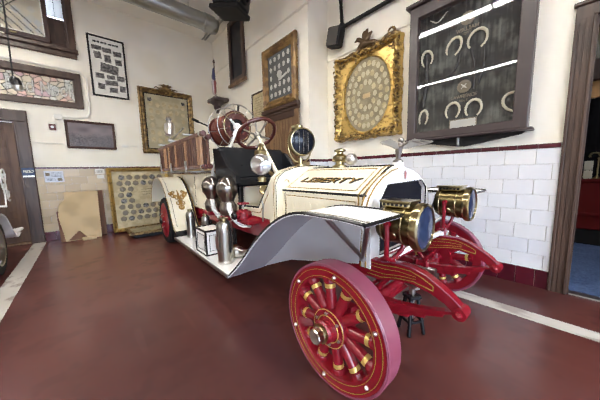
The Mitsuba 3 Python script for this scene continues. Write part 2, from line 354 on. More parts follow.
struct('inner_rail', frame_ring(2.92, .56, [(0, -.03), (0, .03), (.03, .015), (.03, -.03)]).apply_transform(np.array([[0, 0, 1, 0.], [1, 0, 0, -5.53], [0, 1, 0, 3.50], [0, 0, 0, 1]])), 'm_wood_dark', parent=k)
r_ = random.Random(3)
from scipy.spatial import Voronoi
struct('added_backing', bx([-.020, -7.0, 3.22], [-.016, -4.05, 3.79]), 'm_letter_glass', parent=k)  # added sheet keeping bare sky out of the gaps around the panes
pts = np.array([(-7.3 + .13 * i + r_.uniform(-.05, .05), 3.10 + .13 * j + r_.uniform(-.05, .05)) for i in range(28) for j in range(7)])
vo = Voronoi(pts); win = sbox(-6.98, 3.23, -4.08, 3.77)
for i, reg in enumerate(vo.point_region):                  # panes of stained glass in their leads, each its own
    q = vo.regions[reg]
    if not q or -1 in q: continue
    g = Polygon(vo.vertices[q]).intersection(win).buffer(-.003, join_style=2)
    if g.is_empty or g.area < 4e-4 or g.bounds[2] < -5.6: continue
    struct('pane', prism(g, 0, .004, **BACK, o=(-.005, 0, 0)), f'm_stained_{r_.choice([0, 1, 1, 1, 2, 2, 3])}', parent=k)
    if g.buffer(.004).within(win.buffer(.0)) or True: struct('lead_came', tube([(.001, y_, z_) for y_, z_ in g.exterior.coords[:-1]], .0045, 4, True), 'm_lead', parent=k)
tb, tr = meshkit.text_mesh('Red Nook', .29, .008, True), meshkit.text_mesh('Red Nook', .29, .006); tr.apply_translation([2 * .29 / 70, 0, .001])
def as_m3(t): t = t.copy(); t.merge_vertices(); return m3.Manifold(m3.Mesh(np.asarray(t.vertices, np.float32), np.asarray(t.faces, np.uint32)))
tc = tr.copy(); tc.vertices[:, 2] = (tc.vertices[:, 2] - .004) * 5 + .004
mm = (as_m3(tb) - as_m3(tc)).to_mesh(); lead = trimesh.Trimesh(mm.vert_properties[:, :3], mm.tri_verts)
for t, m_ in ((lead, 'm_lead'), (tr, 'm_letter_glass')):
    t = t.copy(); t.apply_translation([-tb.bounds.mean(0)[0], 0, 0]); t.apply_scale([.60, .92, 1]); struct('lettering', onto(t, (.002, -4.61, 3.36), **BACK), m_, parent=k)
k = struct('window_back', cat_([cbox([-.02, -4.09, 4.44], [.05, -3.96, HC], .01), cbox([-.02, -7.0, 4.36], [.10, -3.93, 4.45], .015), cbox([-.02, -7.0, 4.25], [.05, -3.96, 4.37], .012)]), 'm_wood_trim')
struct('jamb', cat_([cbox([-.28, -4.12, 4.45], [-.02, -4.07, HC], .004), cbox([-.20, -4.48, 4.45], [-.14, -4.12, 5.12], .004), cbox([-.20, -7, 4.45], [-.14, -4.12, 4.52], .004)]), 'm_wood_trim', parent=k)
hop = np.eye(4); hop[:3, :3] = trimesh.transformations.rotation_matrix(math.radians(9), [0, 1, 0])[:3, :3]; hop[:3, 3] = [-.02, 0, 4.50]
struct('hopper_sash', xf(cat_([cbox([-.02, -7, 0], [.02, -4.40, .10], .006), cbox([-.02, -4.47, 0], [.02, -4.38, .9], .006)]), hop), 'm_wood_dark', parent=k)
struct('hopper_bead', xf(cat_([cbox([.015, -7, .095], [.03, -4.46, .115], .003), cbox([.015, -4.475, .1], [.03, -4.455, .9], .003)]), hop), 'm_paper', parent=k)
struct('added_backing', xf(bx([-.010, -7, .10], [-.006, -4.46, .90]), hop), 'm_leaded_0', parent=k)  # added second layer, dims the glass and covers sky gaps
for i in range(9):
    for j in range(5):
        y0, z0 = -5.86 + i * .155, .115 + j * .155; c = 2 if (i + j) % 5 == 3 or (i - j) % 6 == 1 else r_.choice([0, 0, 1])
        struct('pane', xf(prism([(y0 + .077, z0), (y0 + .152, z0 + .077), (y0 + .077, z0 + .154), (y0 + .003, z0 + .077)], 0, .004, **BACK), hop), f'm_leaded_{c}', parent=k)
        if i < 8: struct('pane', xf(prism([(y0 + .155, z0 + .08), (y0 + .229, z0 + .155), (y0 + .155, z0 + .231), (y0 + .081, z0 + .155)] if j < 4 else [(y0 + .155, z0 + .08), (y0 + .229, z0 + .155), (y0 + .081, z0 + .155)], 0, .004, **BACK), hop), f'm_leaded_{r_.choice([0, 1])}', parent=k)
for i in range(10):
    for d_ in (-1, 1):
        y0 = -5.86 + i * .155; y1 = y0 + d_ * .78
        struct('lead_came', xf(cyl((.006, y0, .115), (.006, y1, .89), .008, n=5), hop), 'm_lead', parent=k) if -6.2 < min(y0, y1) and max(y0, y1) < -4.46 else None
struct('daylight_block', cbox([-.09, -7, 4.44], [-.045, -4.10, 4.56], .004), 'm_wood_dark', parent=k)  # added dark strip closing off the daylight slit under the sash
struct('latch', xf(cbox([.02, -4.98, .04], [.05, -4.88, .07], .008), hop), 'm_brass', parent=k)
for j in range(16):                                        # the pleated blind above the sash
    struct('blind_slat', xf(bx([-.002, -.37, -.012], [.002, 0, .030]), trimesh.transformations.translation_matrix([-.10, -4.10, 5.14 + j * .034]) @ trimesh.transformations.rotation_matrix(.5, [0, 1, 0])), 'm_blind', parent=k)
struct('blind_ladder', cyl((-.085, -4.26, 5.12), (-.085, -4.26, HC), .004, n=5), 'm_ink', parent=k)

# ------------------------------------------------------------------ doorway at the right and the room beyond it
k = struct('door_right', cat_([cbox([7.96, -.035, 0], [8.11, 0, 3.12], .006), cbox([9.35, -.035, 0], [9.50, 0, 3.12], .006), cbox([7.96, -.035, 3.02], [9.50, 0, 3.17], .006)]), 'm_wood_trim')
struct('moulding', cat_([cbox([x, -.035 - d, 0], [x + w, -.034, 3.02], .005) for x, w, d in ((7.96, .025, .02), (7.995, .03, .008), (8.035, .03, .008), (8.085, .028, .022))]
       + [cbox([7.94, -.06, 3.15], [9.52, -.0, 3.19], .01), cbox([8.085, -.057, 3.02], [9.37, -.034, 3.05], .005)]), 'm_wood_trim', parent=k)
struct('jamb', cat_([cbox([8.11, .0, 0], [8.13, .28, 3.02], .003), cbox([9.33, 0, 0], [9.35, .28, 3.02], .003), cbox([8.11, 0, 3.0], [9.35, .28, 3.02], .003)]), 'm_wood_trim', parent=k)
struct('threshold', cbox([8.13, -.02, 0], [9.33, .10, .018], .006), 'm_steel', parent=k)
struct('floor_next_room', bx([6.2, .0, -.2], [12.6, 5.2, .004]), 'm_carpet')
struct('wall_next_room', cat_([bx([6.2, 4.9, 0], [12.6, 5.1, 4.6]), bx([6.1, .28, 0], [6.2, 5.1, 4.6]), bx([12.6, .28, 0], [12.7, 5.1, 4.6])]), 'm_wall')
struct('ceiling_next_room', bx([6.1, .28, 4.4], [12.7, 5.1, 4.6]), 'm_wall')
struct('beam_next_room', cbox([6.2, 3.0, 3.03], [12.6, 3.25, 3.40], .01), 'm_wood_dark')
struct('panel_next_room', bx([6.2, 3.12, 2.74], [12.6, 3.2, 3.04]), 'm_tan_wall')
cv = []
for i in range(90):
    a = 6.3 + i * .07; cv.append([a, 3.22 + .04 * math.sin(i * 1.7)])
cv = np.array(cv); P = Polygon(np.vstack([cv, (cv + [0, .02])[::-1]]))
add(None, 'curtain', xf(trimesh.creation.extrude_polygon(P, 2.72, engine='earcut'), trimesh.transformations.translation_matrix([0, 0, .02])), 'm_curtain', 40, label='black curtain hanging at the back of the room beyond the doorway', cat='curtain')
k = thing('bench', 'dark red upholstered bench seen through the doorway at the right', 'bench')
add(k, 'base', cbox([7.2, 2.86, .004], [11.5, 3.1, .30], .01), 'm_black_matte', False, label='black recessed plinth')
add(k, 'front_panel', cbox([7.1, 2.80, .30], [11.5, 2.90, 1.18], .02), 'm_red_cloth', False)
add(k, 'top_rail', cbox([7.1, 2.76, .56], [11.5, 2.80, .62], .012), 'm_red_cloth', False); add(k, 'seat', cbox([7.1, 2.78, 1.18], [11.5, 3.15, 1.24], .02), 'm_red_cloth', False)
k = thing('post_lamp', 'brass post with curled top standing on the red bench beyond the doorway', 'post')
add(k, 'post', lathe([(.05, 0), (.05, .02), (.015, .04), (.012, .36), (.02, .38), (0, .40)], (8.37, 2.95, 1.24)), 'm_brass')
add(k, 'curl', tube([(8.37 + .06 * math.cos(a) - .05, 2.95, 1.66 + .055 * math.sin(a)) for a in np.linspace(0, 3.6, 14)], .016), 'm_brass')
for i, (z, h) in enumerate(((1.24, .16), (1.402, .17))):
    add(None, 'box', cbox([8.20, 2.86, z], [8.31, 3.0, z + h - .003], .008), 'm_ivory', False, label=('small cream box on the red bench beyond the doorway', 'small cream box stacked on top of another one beyond the doorway')[i], cat='box')
k = thing('ceiling_light', 'round white ceiling lamp of the room beyond the doorway', 'ceiling light')
add(k, 'base', lathe([(.30, 0), (.32, .03), (.30, .06)], (9.0, 1.5, 4.34)), 'm_plastic_white')
add(k, 'diffuser', lathe([(0, 0), (.15, .01), (.25, .05), (.29, .10)], (9.0, 1.5, 4.24)), 'm_plastic_white', emitter={'type': 'area', 'radiance': {'type': 'rgb', 'value': LAMP2}})

# ------------------------------------------------------------------ fluorescent rows under the ceiling (long rows seen in the show-case glass, short pair added)
def tube_light(x0, x1, y, z, which):
    k = thing('fluorescent_light', which, 'ceiling light')
    add(k, 'housing', prism([(-.09, .07), (.09, .07), (.12, .0), (.06, .03), (-.06, .03), (-.12, 0)], 0, x1 - x0, o=(x0, y, z), u=(0, 1, 0), v=(0, 0, 1), n=(1, 0, 0)), 'm_plastic_white', False)
    for d in (-.05, .05): add(k, 'tube', cyl((x0 + .01, y + d, z + .005), (x1 - .01, y + d, z + .005), .019, n=10), 'm_plastic_white', emitter={'type': 'area', 'radiance': {'type': 'rgb', 'value': TUBE}})
    for x in (x0 + .2, x1 - .2): add(k, 'hanger', cyl((x, y, z + .07), (x, y, HC), .006, n=6), 'm_steel')
for i, y in enumerate((-5.2, -8.2)):  # added pair out of view, brightens the back wall
    tube_light(.7, 3.1, y, 5.2, ('added short fluorescent light to brighten the back wall, nearer the corner', 'added short fluorescent light to brighten the back wall, nearer the left wall')[i])
for i, x in enumerate((4.3, 6.8, 9.3)):
    tube_light(x, x + 2.48, -2.5, 4.6, ('fluorescent light nearest the corner, in the row above the fire engine', 'middle fluorescent light of the row above the fire engine', 'last fluorescent light of the row above the fire engine, near the bay doors')[i])
for i, x in enumerate((2.2, 4.7, 7.2, 9.7)):
    tube_light(x, x + 2.48, -6.15, 4.6, ('first fluorescent light of the far row, by the back wall', 'second fluorescent light of the far row', 'third fluorescent light of the far row', 'fourth fluorescent light of the far row, near the bay doors')[i])

# ------------------------------------------------------------------ things on the back wall
def rect(u0, u1, v0, v1, d0, d1, b=.002): return cbox([u0, v0, d0], [u1, v1, d1], b)
def ell(cx, cy, a, b, n=20): return affinity.scale(Point(cx, cy).buffer(1, quad_segs=n // 4), a, b)
def hang(o, B, tilt=0.0):
    """From local (right, up, out) to the wall."""
    M = np.eye(4); M[:3, 0], M[:3, 1], M[:3, 2], M[:3, 3] = B['u'], B['v'], B['n'], o
    return M @ trimesh.transformations.rotation_matrix(tilt, [1, 0, 0])
PROF = [(0, 0), (0, .03), (.012, .04), (.03, .03), (.045, .034), (.06, .018), (.06, 0)]
def sc_prof(w, d): return [(i / .06 * w, h / .04 * d) for i, h in PROF]

k = thing('poster', 'black framed poster of many black and white photographs, high on the back wall', 'poster')
M = hang((.012, -3.38, 4.21), BACK)
add(k, 'frame', xf(frame_ring(.74, 1.44, [(0, 0), (0, .025), (.036, .025), (.036, 0)]), M), 'm_black_matte', False)
add(k, 'sheet', xf(rect(-.345, .345, -.695, .695, .002, .008), M), 'm_paper', False)
r_ = random.Random(5)
for x, y, w, h in ((-.20, .44, .19, .10), (.0, .42, .18, .11), (.21, .38, .17, .12), (-.19, .27, .14, .16), (.0, .22, .13, .18), (.22, .18, .14, .14), (.02, -.02, .36, .22),
                   (-.19, -.22, .17, .12), (.03, -.22, .17, .10), (.23, -.22, .16, .13), (.03, -.36, .26, .12), (-.18, -.47, .14, .13), (.06, -.53, .17, .12), (.25, -.47, .12, .15)):
    a = r_.uniform(-.12, .12)
    add(k, 'photograph', xf(rect(-w / 2, w / 2, -h / 2, h / 2, .008, .010, .0005), M @ trimesh.transformations.translation_matrix([x, y, 0]) @ trimesh.transformations.rotation_matrix(a, [0, 0, 1])), 'm_photo_dark', False)
add(k, 'heading', xf(cat_([rect(-.26 + i * .075, -.26 + i * .075 + w, .56, .60, .008, .0095, .0005) for i, w in enumerate((.06, .05, .065, .04, .06, .06, .055))]), M), 'm_ink', False)

k = thing('framed_panorama', 'wide dark panoramic photograph in a brown frame on the back wall', 'picture')
M = hang((.012, -3.87, 2.50), BACK)
add(k, 'frame', xf(frame_ring(.94, .66, sc_prof(.05, .03)), M), 'm_wood_dark', False)
add(k, 'photograph', xf(rect(-.43, .43, -.29, .29, .003, .009), M), 'm_panorama', False)

k = thing('gilt_picture', 'tall gilt framed portrait display with a carved leaf crest, behind the ladders', 'picture')
M = hang((.012, -2.10, 3.0), BACK)
add(k, 'frame', xf(frame_ring(1.42, 1.80, [(0, 0), (0, .05), (.03, .075), (.06, .05), (.09, .055), (.13, .025), (.14, .02), (.14, 0)]), M), 'm_gilt_dark', False)
add(k, 'inner_fillet', xf(frame_ring(1.16, 1.54, [(0, 0), (0, .028), (.022, .028), (.022, 0)]), M), 'm_black_matte', False)
add(k, 'mount', xf(rect(-.58, .58, -.77, .77, .004, .010), M), 'm_mount_light', False)
for i in range(6):
    for j in range(6):
        if 1 <= i <= 4 and 2 <= j <= 3: continue
        add(k, 'portrait', xf(prism(ell(-.42 + .168 * i, .50 - .20 * j - (.03 if i % 2 else 0), .055, .07), .010, .0125), M), 'm_paper_aged', False)
for s in (-1, 1): add(k, 'corner_photograph', xf(rect(s * .44 - .05, s * .44 + .05, .55, .65, .010, .013), M), 'm_photo_dark', False)
crest = [tube([(s * (.30 - .26 * t), .90 + .05 * math.sin(t * 7) * (1 - t) + .02, .05) for t in np.linspace(0, 1, 14)], np.linspace(.012, .026, 14), 7) for s in (-1, 1)]
for a, L in ((.35, .22), (.8, .26), (1.2, .24), (1.57, .20), (1.95, .24), (2.35, .26), (2.8, .22)):
    crest.append(tube(spline([(0, .90, .05), (.5 * L * math.cos(a), .90 + .6 * L * math.sin(a), .07), (L * math.cos(a), .90 + .75 * L * math.sin(a) - .02 * abs(math.cos(a)), .05)], 5), np.r_[np.linspace(.016, .026, 6), np.linspace(.024, .004, 5)], 7))
crest.append(lathe([(0, 0), (.045, .01), (.05, .03), (0, .06)], (0, .92, .04), (0, 0, 1), 14))
add(k, 'crest', xf(cat_(crest), M), 'm_gilt_dark')

# small fittings and signs
add(None, 'conduit', cat_([tube(spline([(.03, -7, 3.985), (.03, -4.2, 3.985), (.03, -4.0, 3.97), (.03, -3.87, 3.88), (.03, -3.84, 3.74), (.03, -3.845, 3.15), (.03, -3.87, 3.0), (.03, -3.98, 2.91), (.03, -4.36, 2.885)], 6), .016, 8), cbox([.002, -4.50, 2.82], [.06, -4.36, 2.94], .006)]),
    'm_plastic_white', label='grey white electrical conduit bending round the stained glass transom to a small box', cat='conduit')
k = thing('conduit', 'thin wall conduit with a small junction box beside the panoramic photograph', 'conduit')
add(k, 'pipe', cyl((.025, -4.9, 2.268), (.025, -4.36, 2.266), .008, n=7), 'm_plastic_white'); add(k, 'pipe', cyl((.025, -3.38, 2.268), (.025, -2.84, 2.268), .008, n=7), 'm_plastic_white'); add(k, 'junction_box', cbox([.002, -3.28, 2.235], [.045, -3.14, 2.305], .006), 'm_plastic_white', False)
k = thing('fire_alarm', 'small dark red alarm box on the back wall below the conduit', 'alarm')
add(k, 'body', cbox([.001, -4.60, 2.575], [.05, -4.49, 2.70], .006), 'm_alarm', False); add(k, 'button', lathe([(.03, 0), (.03, .012), (0, .016)], (.05, -4.545, 2.637), (1, 0, 0)), 'm_nickel')
k = thing('paper_sign', 'white paper notice with small print on the tan tiles beside the brown door', 'sign')
M = hang((.030, -4.63, 1.50), BACK)
add(k, 'sheet', xf(rect(-.16, .16, -.13, .13, 0, .003, .001), M), 'm_paper_blue', False)
add(k, 'picture', xf(cat_([rect(-.14, -.07, .02, .09, .003, .0045, .0005), rect(.05, .13, -.10, -.03, .003, .0045, .0005)]), M), 'm_photo_grey', False)
add(k, 'print', xf(cat_([rect(-.04, .13, .085 - i * .028, .092 - i * .028, .003, .0042, .0003) for i in range(4)] + [rect(-.13, .02, -.05 - i * .022, -.044 - i * .022, .003, .0042, .0003) for i in range(3)]), M), 'm_sign_blue', False, kind='stuff')
k = thing('paper_sign', 'small pair of white paper slips on the tan tiles beside the leaning oval portrait frame', 'sign')
M = hang((.030, -3.80, 1.55), BACK)
add(k, 'sheet', xf(rect(-.09, .09, -.01, .12, 0, .003, .001), M), 'm_paper', False); add(k, 'sheet', xf(rect(-.07, .08, -.12, -.03, 0, .003, .001), M), 'm_paper', False)
add(k, 'print', xf(cat_([rect(-.06, .06, .08 - i * .03, .09 - i * .03, .003, .0042, .0003) for i in range(3)]), M), 'm_photo_grey', False)
k = thing('door_sign', 'small dark blue and white sign on the brown door casing', 'sign')
M = hang((.064, -5.015, 1.62), BACK)
add(k, 'plate', xf(rect(-.10, .09, -.075, .085, 0, .004, .001), M), 'm_sign_blue', False)
t = meshkit.text_mesh('NO', .055, .002, True); t.apply_translation([-.085, -.02, .004]); add(k, 'lettering', xf(t, M), 'm_paper', False)
add(k, 'symbol', xf(prism(Point(.045, .008).buffer(.034).difference(Point(.045, .008).buffer(.024)), .004, .006), M), 'm_paper', False)
add(k, 'lower_plate', xf(rect(-.09, .085, -.12, -.082, 0, .004, .001), M), 'm_nickel', False)

k = thing('hanging_socket', 'black socket with a metal guard hanging on a cord before the stained glass', 'socket')
hp = (1.5, -4.86)
add(k, 'cord', tube(spline([(hp[0], hp[1] - .03, HC), (hp[0], hp[1] + .02, 4.6), (hp[0] + .01, hp[1] + .01, 3.6), (hp[0], hp[1], 3.24)], 8), .011, 7), 'm_black_matte')
add(k, 'body', lathe([(.02, .0), (.055, -.03), (.07, -.06), (.07, -.14), (.055, -.15)][::-1], (hp[0], hp[1], 3.24), (.1, -.25, 1)), 'm_black')
add(k, 'guard', lathe([(.062, 0), (.07, .03), (.065, .09)], (hp[0] - .02, hp[1] + .05, 3.02), (.1, -.25, 1)), 'm_nickel')

# things standing along the back wall
def lean(y0, y1, h, x0, x1, th, b=.004):
    """A board whose foot stands at x0 and whose head leans to x1."""
    a = math.atan2(x0 - x1, h); m = cbox([0, y0, 0], [th, y1, h], b)
    return xf(m, trimesh.transformations.translation_matrix([x0, 0, .004]) @ trimesh.transformations.rotation_matrix(-a, [0, 1, 0]))
add(None, 'cardboard_sheet', lean(-3.93, -3.80, 1.13, .20, .05, .03), 'm_cardboard_dark', False, label='narrow dark brown board leaning behind the tan cardboard at the back wall', cat='board')
k = thing('cardboard_sheet', 'large tan cardboard sheet with a notched corner leaning at the back wall', 'cardboard')
a = math.atan2(.22, 1.15); M = trimesh.transformations.translation_matrix([.42, 0, .004]) @ trimesh.transformations.rotation_matrix(-a, [0, 1, 0])
add(k, 'panel', xf(prism(Polygon([(-4.56, 0), (-3.92, 0), (-3.90, 1.13), (-4.50, 1.15), (-4.51, .95), (-4.60, .88), (-4.64, .60)]), 0, .03, **BACK), M), 'm_cardboard', False)
add(k, 'side_flap', xf(prism(Polygon([(-4.64, .0), (-4.56, .0), (-4.58, .7), (-4.66, .72)]), -.10, .02, **BACK), M), 'm_cardboard_dark', False)
add(k, 'torn_corner', xf(prism(Polygon([(-4.52, .01), (-4.16, .01), (-4.32, .22)]), .031, .035, **BACK), M), 'm_cardboard_dark', False)
add(None, 'wood_block', cbox([.50, -4.28, 0], [.58, -4.02, .07], .006), 'm_cardboard', False, label='short pale wood block lying at the foot of the tan cardboard', cat='block')
k = thing('oval_portrait_frame', 'large gold framed panel of dark oval portraits standing on the floor against the back wall', 'picture')
a = math.atan2(.22, 1.66); M = trimesh.transformations.translation_matrix([.30, -2.98, .86]) @ trimesh.transformations.rotation_matrix(-a, [0, 1, 0]) @ hang((0, 0, 0), BACK)
add(k, 'frame', xf(frame_ring(1.40, 1.66, [(0, 0), (0, .04), (.03, .06), (.06, .045), (.09, .03), (.09, 0)]), M), 'm_gilt', False)
add(k, 'mount', xf(rect(-.62, .62, -.75, .75, .003, .010), M), 'm_paper_aged', False)
cnt = 0
for j in range(8):
    for i in range(6):
        x, y = -.46 + .175 * i + (.0 if j % 2 else .05), .58 - .155 * j
        if (2 <= i <= 4 and j in (2, 3, 4)) or x > .52: continue
        add(k, 'medallion', xf(lathe([(.068, 0), (.066, .010), (.045, .018), (0, .022)], (x, y, .010), n=12), M), 'm_photo_grey' if (i + j) % 4 else 'm_photo_dark')
add(k, 'title', xf(cat_([rect(.0, .34, .24 - .07 * i, .26 - .07 * i, .010, .012, .0005) for i in range(3)]), M), 'm_mount_olive', False)
k = thing('flat_platform', 'low olive and gold framed board on a dark base by the rear wheel', 'platform')
add(k, 'base', cbox([.60, -3.36, 0], [1.30, -2.3, .10], .01), 'm_black_matte', False)
Mf = np.eye(4); Mf[:3, :3] = np.array([[0, 1, 0], [-1, 0, 0], [0, 0, 1]]).T; Mf[:3, 3] = (.97, -2.85, .10)
add(k, 'frame', xf(frame_ring(1.2, .88, [(0, 0), (0, .05), (.04, .06), (.07, .04), (.07, 0)]), Mf), 'm_gilt_dark', False)
add(k, 'panel', xf(rect(-.53, .53, -.37, .37, .003, .03), Mf), 'm_mount_olive', False)

# ------------------------------------------------------------------ things on the right-hand bay
k = thing('narrow_window', 'tall narrow dark window with brown casing near the corner, below the projector', 'window')
M = hang((1.66, JY - .055, 4.85), RIGHT)
add(k, 'casing', xf(frame_ring(.86, 1.66, [(0, 0), (0, .05), (.12, .05), (.12, .0)]), M), 'm_wood_trim', False)
add(k, 'pane', xf(rect(-.32, .32, -.72, .72, .002, .008), M), 'm_lens_dark', False); add(k, 'sill', xf(rect(-.48, .48, -.90, -.82, 0, .09, .01), M), 'm_wood_light', False)
k = thing('certificate', 'small aged certificate in a thin dark frame above the steering wheel', 'picture')
M = hang((2.56, JY - .002, 3.17), RIGHT)
add(k, 'frame', xf(frame_ring(.60, .72, sc_prof(.035, .03)), M), 'm_wood_dark', False); add(k, 'sheet', xf(rect(-.268, .268, -.328, .328, .003, .008), M), 'm_paper_aged', False)
add(k, 'writing', xf(cat_([rect(-.18 + .03 * (i % 2), .18 - .02 * (i % 3), .22 - .06 * i, .235 - .06 * i, .008, .0095, .0003) for i in range(8)]), M), 'm_mount_olive', False)
k = thing('portrait_display', 'gold framed display of pale oval portraits on black, above the brown cabinet', 'picture')
M = hang((3.56, JY - .056, 3.64), RIGHT, 0)
add(k, 'frame', xf(frame_ring(1.22, 1.34, [(0, 0), (0, .06), (.04, .09), (.09, .06), (.13, .07), (.18, .03), (.18, 0)]), M), 'm_gilt_brown', False)
add(k, 'mount', xf(rect(-.44, .44, -.50, .50, .003, .012), M), 'm_mount_grey', False)
for j in range(5):
    for i in range(5):
        if j == 2 and i in (1, 2, 3): continue
        add(k, 'portrait', xf(lathe([(.042, 0), (.039, .01), (0, .013)], (0, 0, 0), n=14), M @ trimesh.transformations.translation_matrix([-.32 + .16 * i, .38 - .19 * j, .012]) @ np.diag([1, 1.35, 1, 1])), 'm_photo_pale')
add(k, 'centre_portrait', xf(lathe([(.085, 0), (.08, .012), (0, .015)], (0, .02, .012), n=18), M), 'm_photo_pale'); add(k, 'scroll', xf(rect(-.06, .26, -.11, -.06, .012, .016, .002), M @ trimesh.transformations.rotation_matrix(.25, [0, 0, 1])), 'm_photo_pale', False)
k = thing('wall_cabinet', 'brown wooden wall cabinet with a moulded top, below the gold framed portraits', 'cabinet')
add(k, 'body', cbox([2.95, JY - .09, .30], [4.20, JY - .062, 2.90], .01), 'm_wood_light', False)
add(k, 'cornice', cat_([cbox([2.90, JY - .16, 2.86], [4.24, JY - .062, 2.95], .012), cbox([2.92, JY - .12, 2.80], [4.22, JY - .062, 2.87], .008)]), 'm_wood_dark', False)
add(k, 'stile', cbox([4.07, JY - .105, .30], [4.20, JY - .088, 2.80], .005), 'm_wood_light', False); add(k, 'stile', cbox([2.95, JY - .105, .30], [3.08, JY - .088, 2.80], .005), 'm_wood_light', False)
add(k, 'rail', cbox([3.08, JY - .105, 2.66], [4.07, JY - .088, 2.80], .005), 'm_wood_dark', False)
# corner bracket with the furled flag
k = thing('corner_bracket', 'small dark carved wooden bracket shelf in the corner, under the furled flag', 'bracket')
add(k, 'shelf', cbox([.34, JY - .46, 3.66], [.92, JY - .0005, 3.76], .02), 'm_wood_case', False)
add(k, 'corbel', lathe([(0, -.34), (.05, -.31), (.04, -.26), (.12, -.18), (.10, -.12), (.18, -.04), (.2, 0)], (.62, JY - .26, 3.66), n=14), 'm_wood_case')
k = thing('furled_flag', 'small furled red, white and blue flag on a dark staff standing on the corner bracket', 'flag')
fx, fy = .60, JY - .28
add(k, 'staff', lathe([(.055, 0), (.05, .03), (.016, .05), (.014, 1.02), (.04, 1.05), (.0, 1.16)], (fx, fy, 3.78), n=10), 'm_wood_dark')
for n_, m_, z0, z1, r0, r1, dx in (('field', 'm_flag_blue', .52, .88, .06, .03, -.03), ('red_stripes', 'm_flag_red', .14, .54, .035, .05, -.01), ('white_stripes', 'm_flag_white', .10, .56, .035, .05, -.05)):
    pts = []
    add(k, n_, lathe([(r0 * .6, z0), (r0, z0 + .05), (r1, z1 - .05), (.015, z1)], (fx + dx * .5, fy + dx, 3.78), (-dx * .2, 0, 1), 12), m_)

# projector under the ceiling, duct
k = thing('projector', 'black projector hanging from a ceiling bracket at the top of the picture', 'projector')
M = trimesh.transformations.translation_matrix([3.16, -1.5, 4.93]) @ np.diag([.74, .74, .74, 1]) @ trimesh.transformations.rotation_matrix(.5, [0, 0, 1]) @ trimesh.transformations.rotation_matrix(.22, [0, 1, 0])
add(k, 'body', xf(cbox([-.45, -.30, -.12], [.40, .30, .34], .05), M), 'm_projector', False)
add(k, 'lower_tray', xf(cbox([-.50, -.34, -.26], [.42, .34, -.13], .03), M), 'm_black_matte', False)
add(k, 'lens', xf(lathe([(.13, 0), (.14, .05), (.12, .12), (.09, .12), (.085, .06), (0, .05)], (.38, -.05, .10), (1, 0, 0)), M), 'm_black'); add(k, 'side_panel', xf(cbox([-.52, .05, .0], [-.44, .28, .45], .02), M), 'm_speaker', False)
add(k, 'knob', xf(lathe([(.05, 0), (.05, .05), (.03, .07), (0, .07)], (-.1, -.33, .18), (0, -1, 0), 14), M), 'm_nickel'); add(k, 'bracket', cat_([cyl((3.16, -1.5, 5.1), (3.16, -1.5, HC - .01), .045, n=12), cbox([2.85, -1.7, HC - .05], [3.25, -1.3, HC - .001], .01)]), 'm_black_matte')
k = thing('duct', 'round silver ventilation duct under the ceiling along the back wall', 'duct')
add(k, 'pipe', cyl((1.5, -4.55, 5.36), (1.5, -1.45, 5.36), .19, n=40), 'm_duct', 60)
for y in np.arange(-3.6, -1.5, .42): add(k, 'seam', tube([(1.5 + .193 * math.cos(a), y, 5.36 + .193 * math.sin(a)) for a in np.linspace(0, 2 * np.pi, 40, endpoint=False)], .007, 6, True), 'm_duct')
add(k, 'outlet', lathe([(.19, 0), (.205, .02), (.21, .22), (.16, .36), (.0, .40)], (1.5, -1.46, 5.36), (0, 1, -.12), 36), 'm_duct')
for y in (-3.2, -1.8): add(k, 'hanger', cat_([cyl((1.5, y, 5.50), (1.5, y, HC), .008, n=6)]), 'm_steel')
for d_, lab in ((.30, 'steel pipe under the ceiling behind the projector, the one nearer the wall'), (.38, 'steel pipe under the ceiling behind the projector, the one farther from the wall')):
    add(None, 'steel_pipe', cyl((.08, JY - d_, HC - .03), (6, JY - d_, HC - .03), .022, n=8), 'm_steel', label=lab, cat='pipe')

# ------------------------------------------------------------------ things on the tiled right wall above the wainscot
k = thing('wall_speaker', 'small dark box loudspeaker on the black pipe bracket left of the ornate gilt frame', 'loudspeaker')
M = hang((4.77, -.05, 4.09), RIGHT) @ trimesh.transformations.rotation_matrix(-.25, [0, 0, 1])
add(k, 'cabinet', xf(cbox([-.15, -.18, .0], [.15, .18, .20], .03), M), 'm_black_matte', False); add(k, 'grille', xf(cbox([-.13, -.16, .20], [.13, .16, .215], .01), M), 'm_speaker', False)
k = thing('black_pipe', 'black pipe rail running up and across the wall above the ornate gilt frame', 'pipe')
add(k, 'upright', cyl((4.86, -.06, 4.27), (4.76, -.06, HC), .035, n=10), 'm_black_matte'); add(k, 'rail', cyl((4.86, -.06, 4.27), (10, -.06, 4.24), .035, n=10), 'm_black_matte')
add(k, 'elbow', lathe([(.05, -.06), (.05, .06)], (4.86, -.06, 4.27), (0, 0, 1), 12), 'm_black_matte')

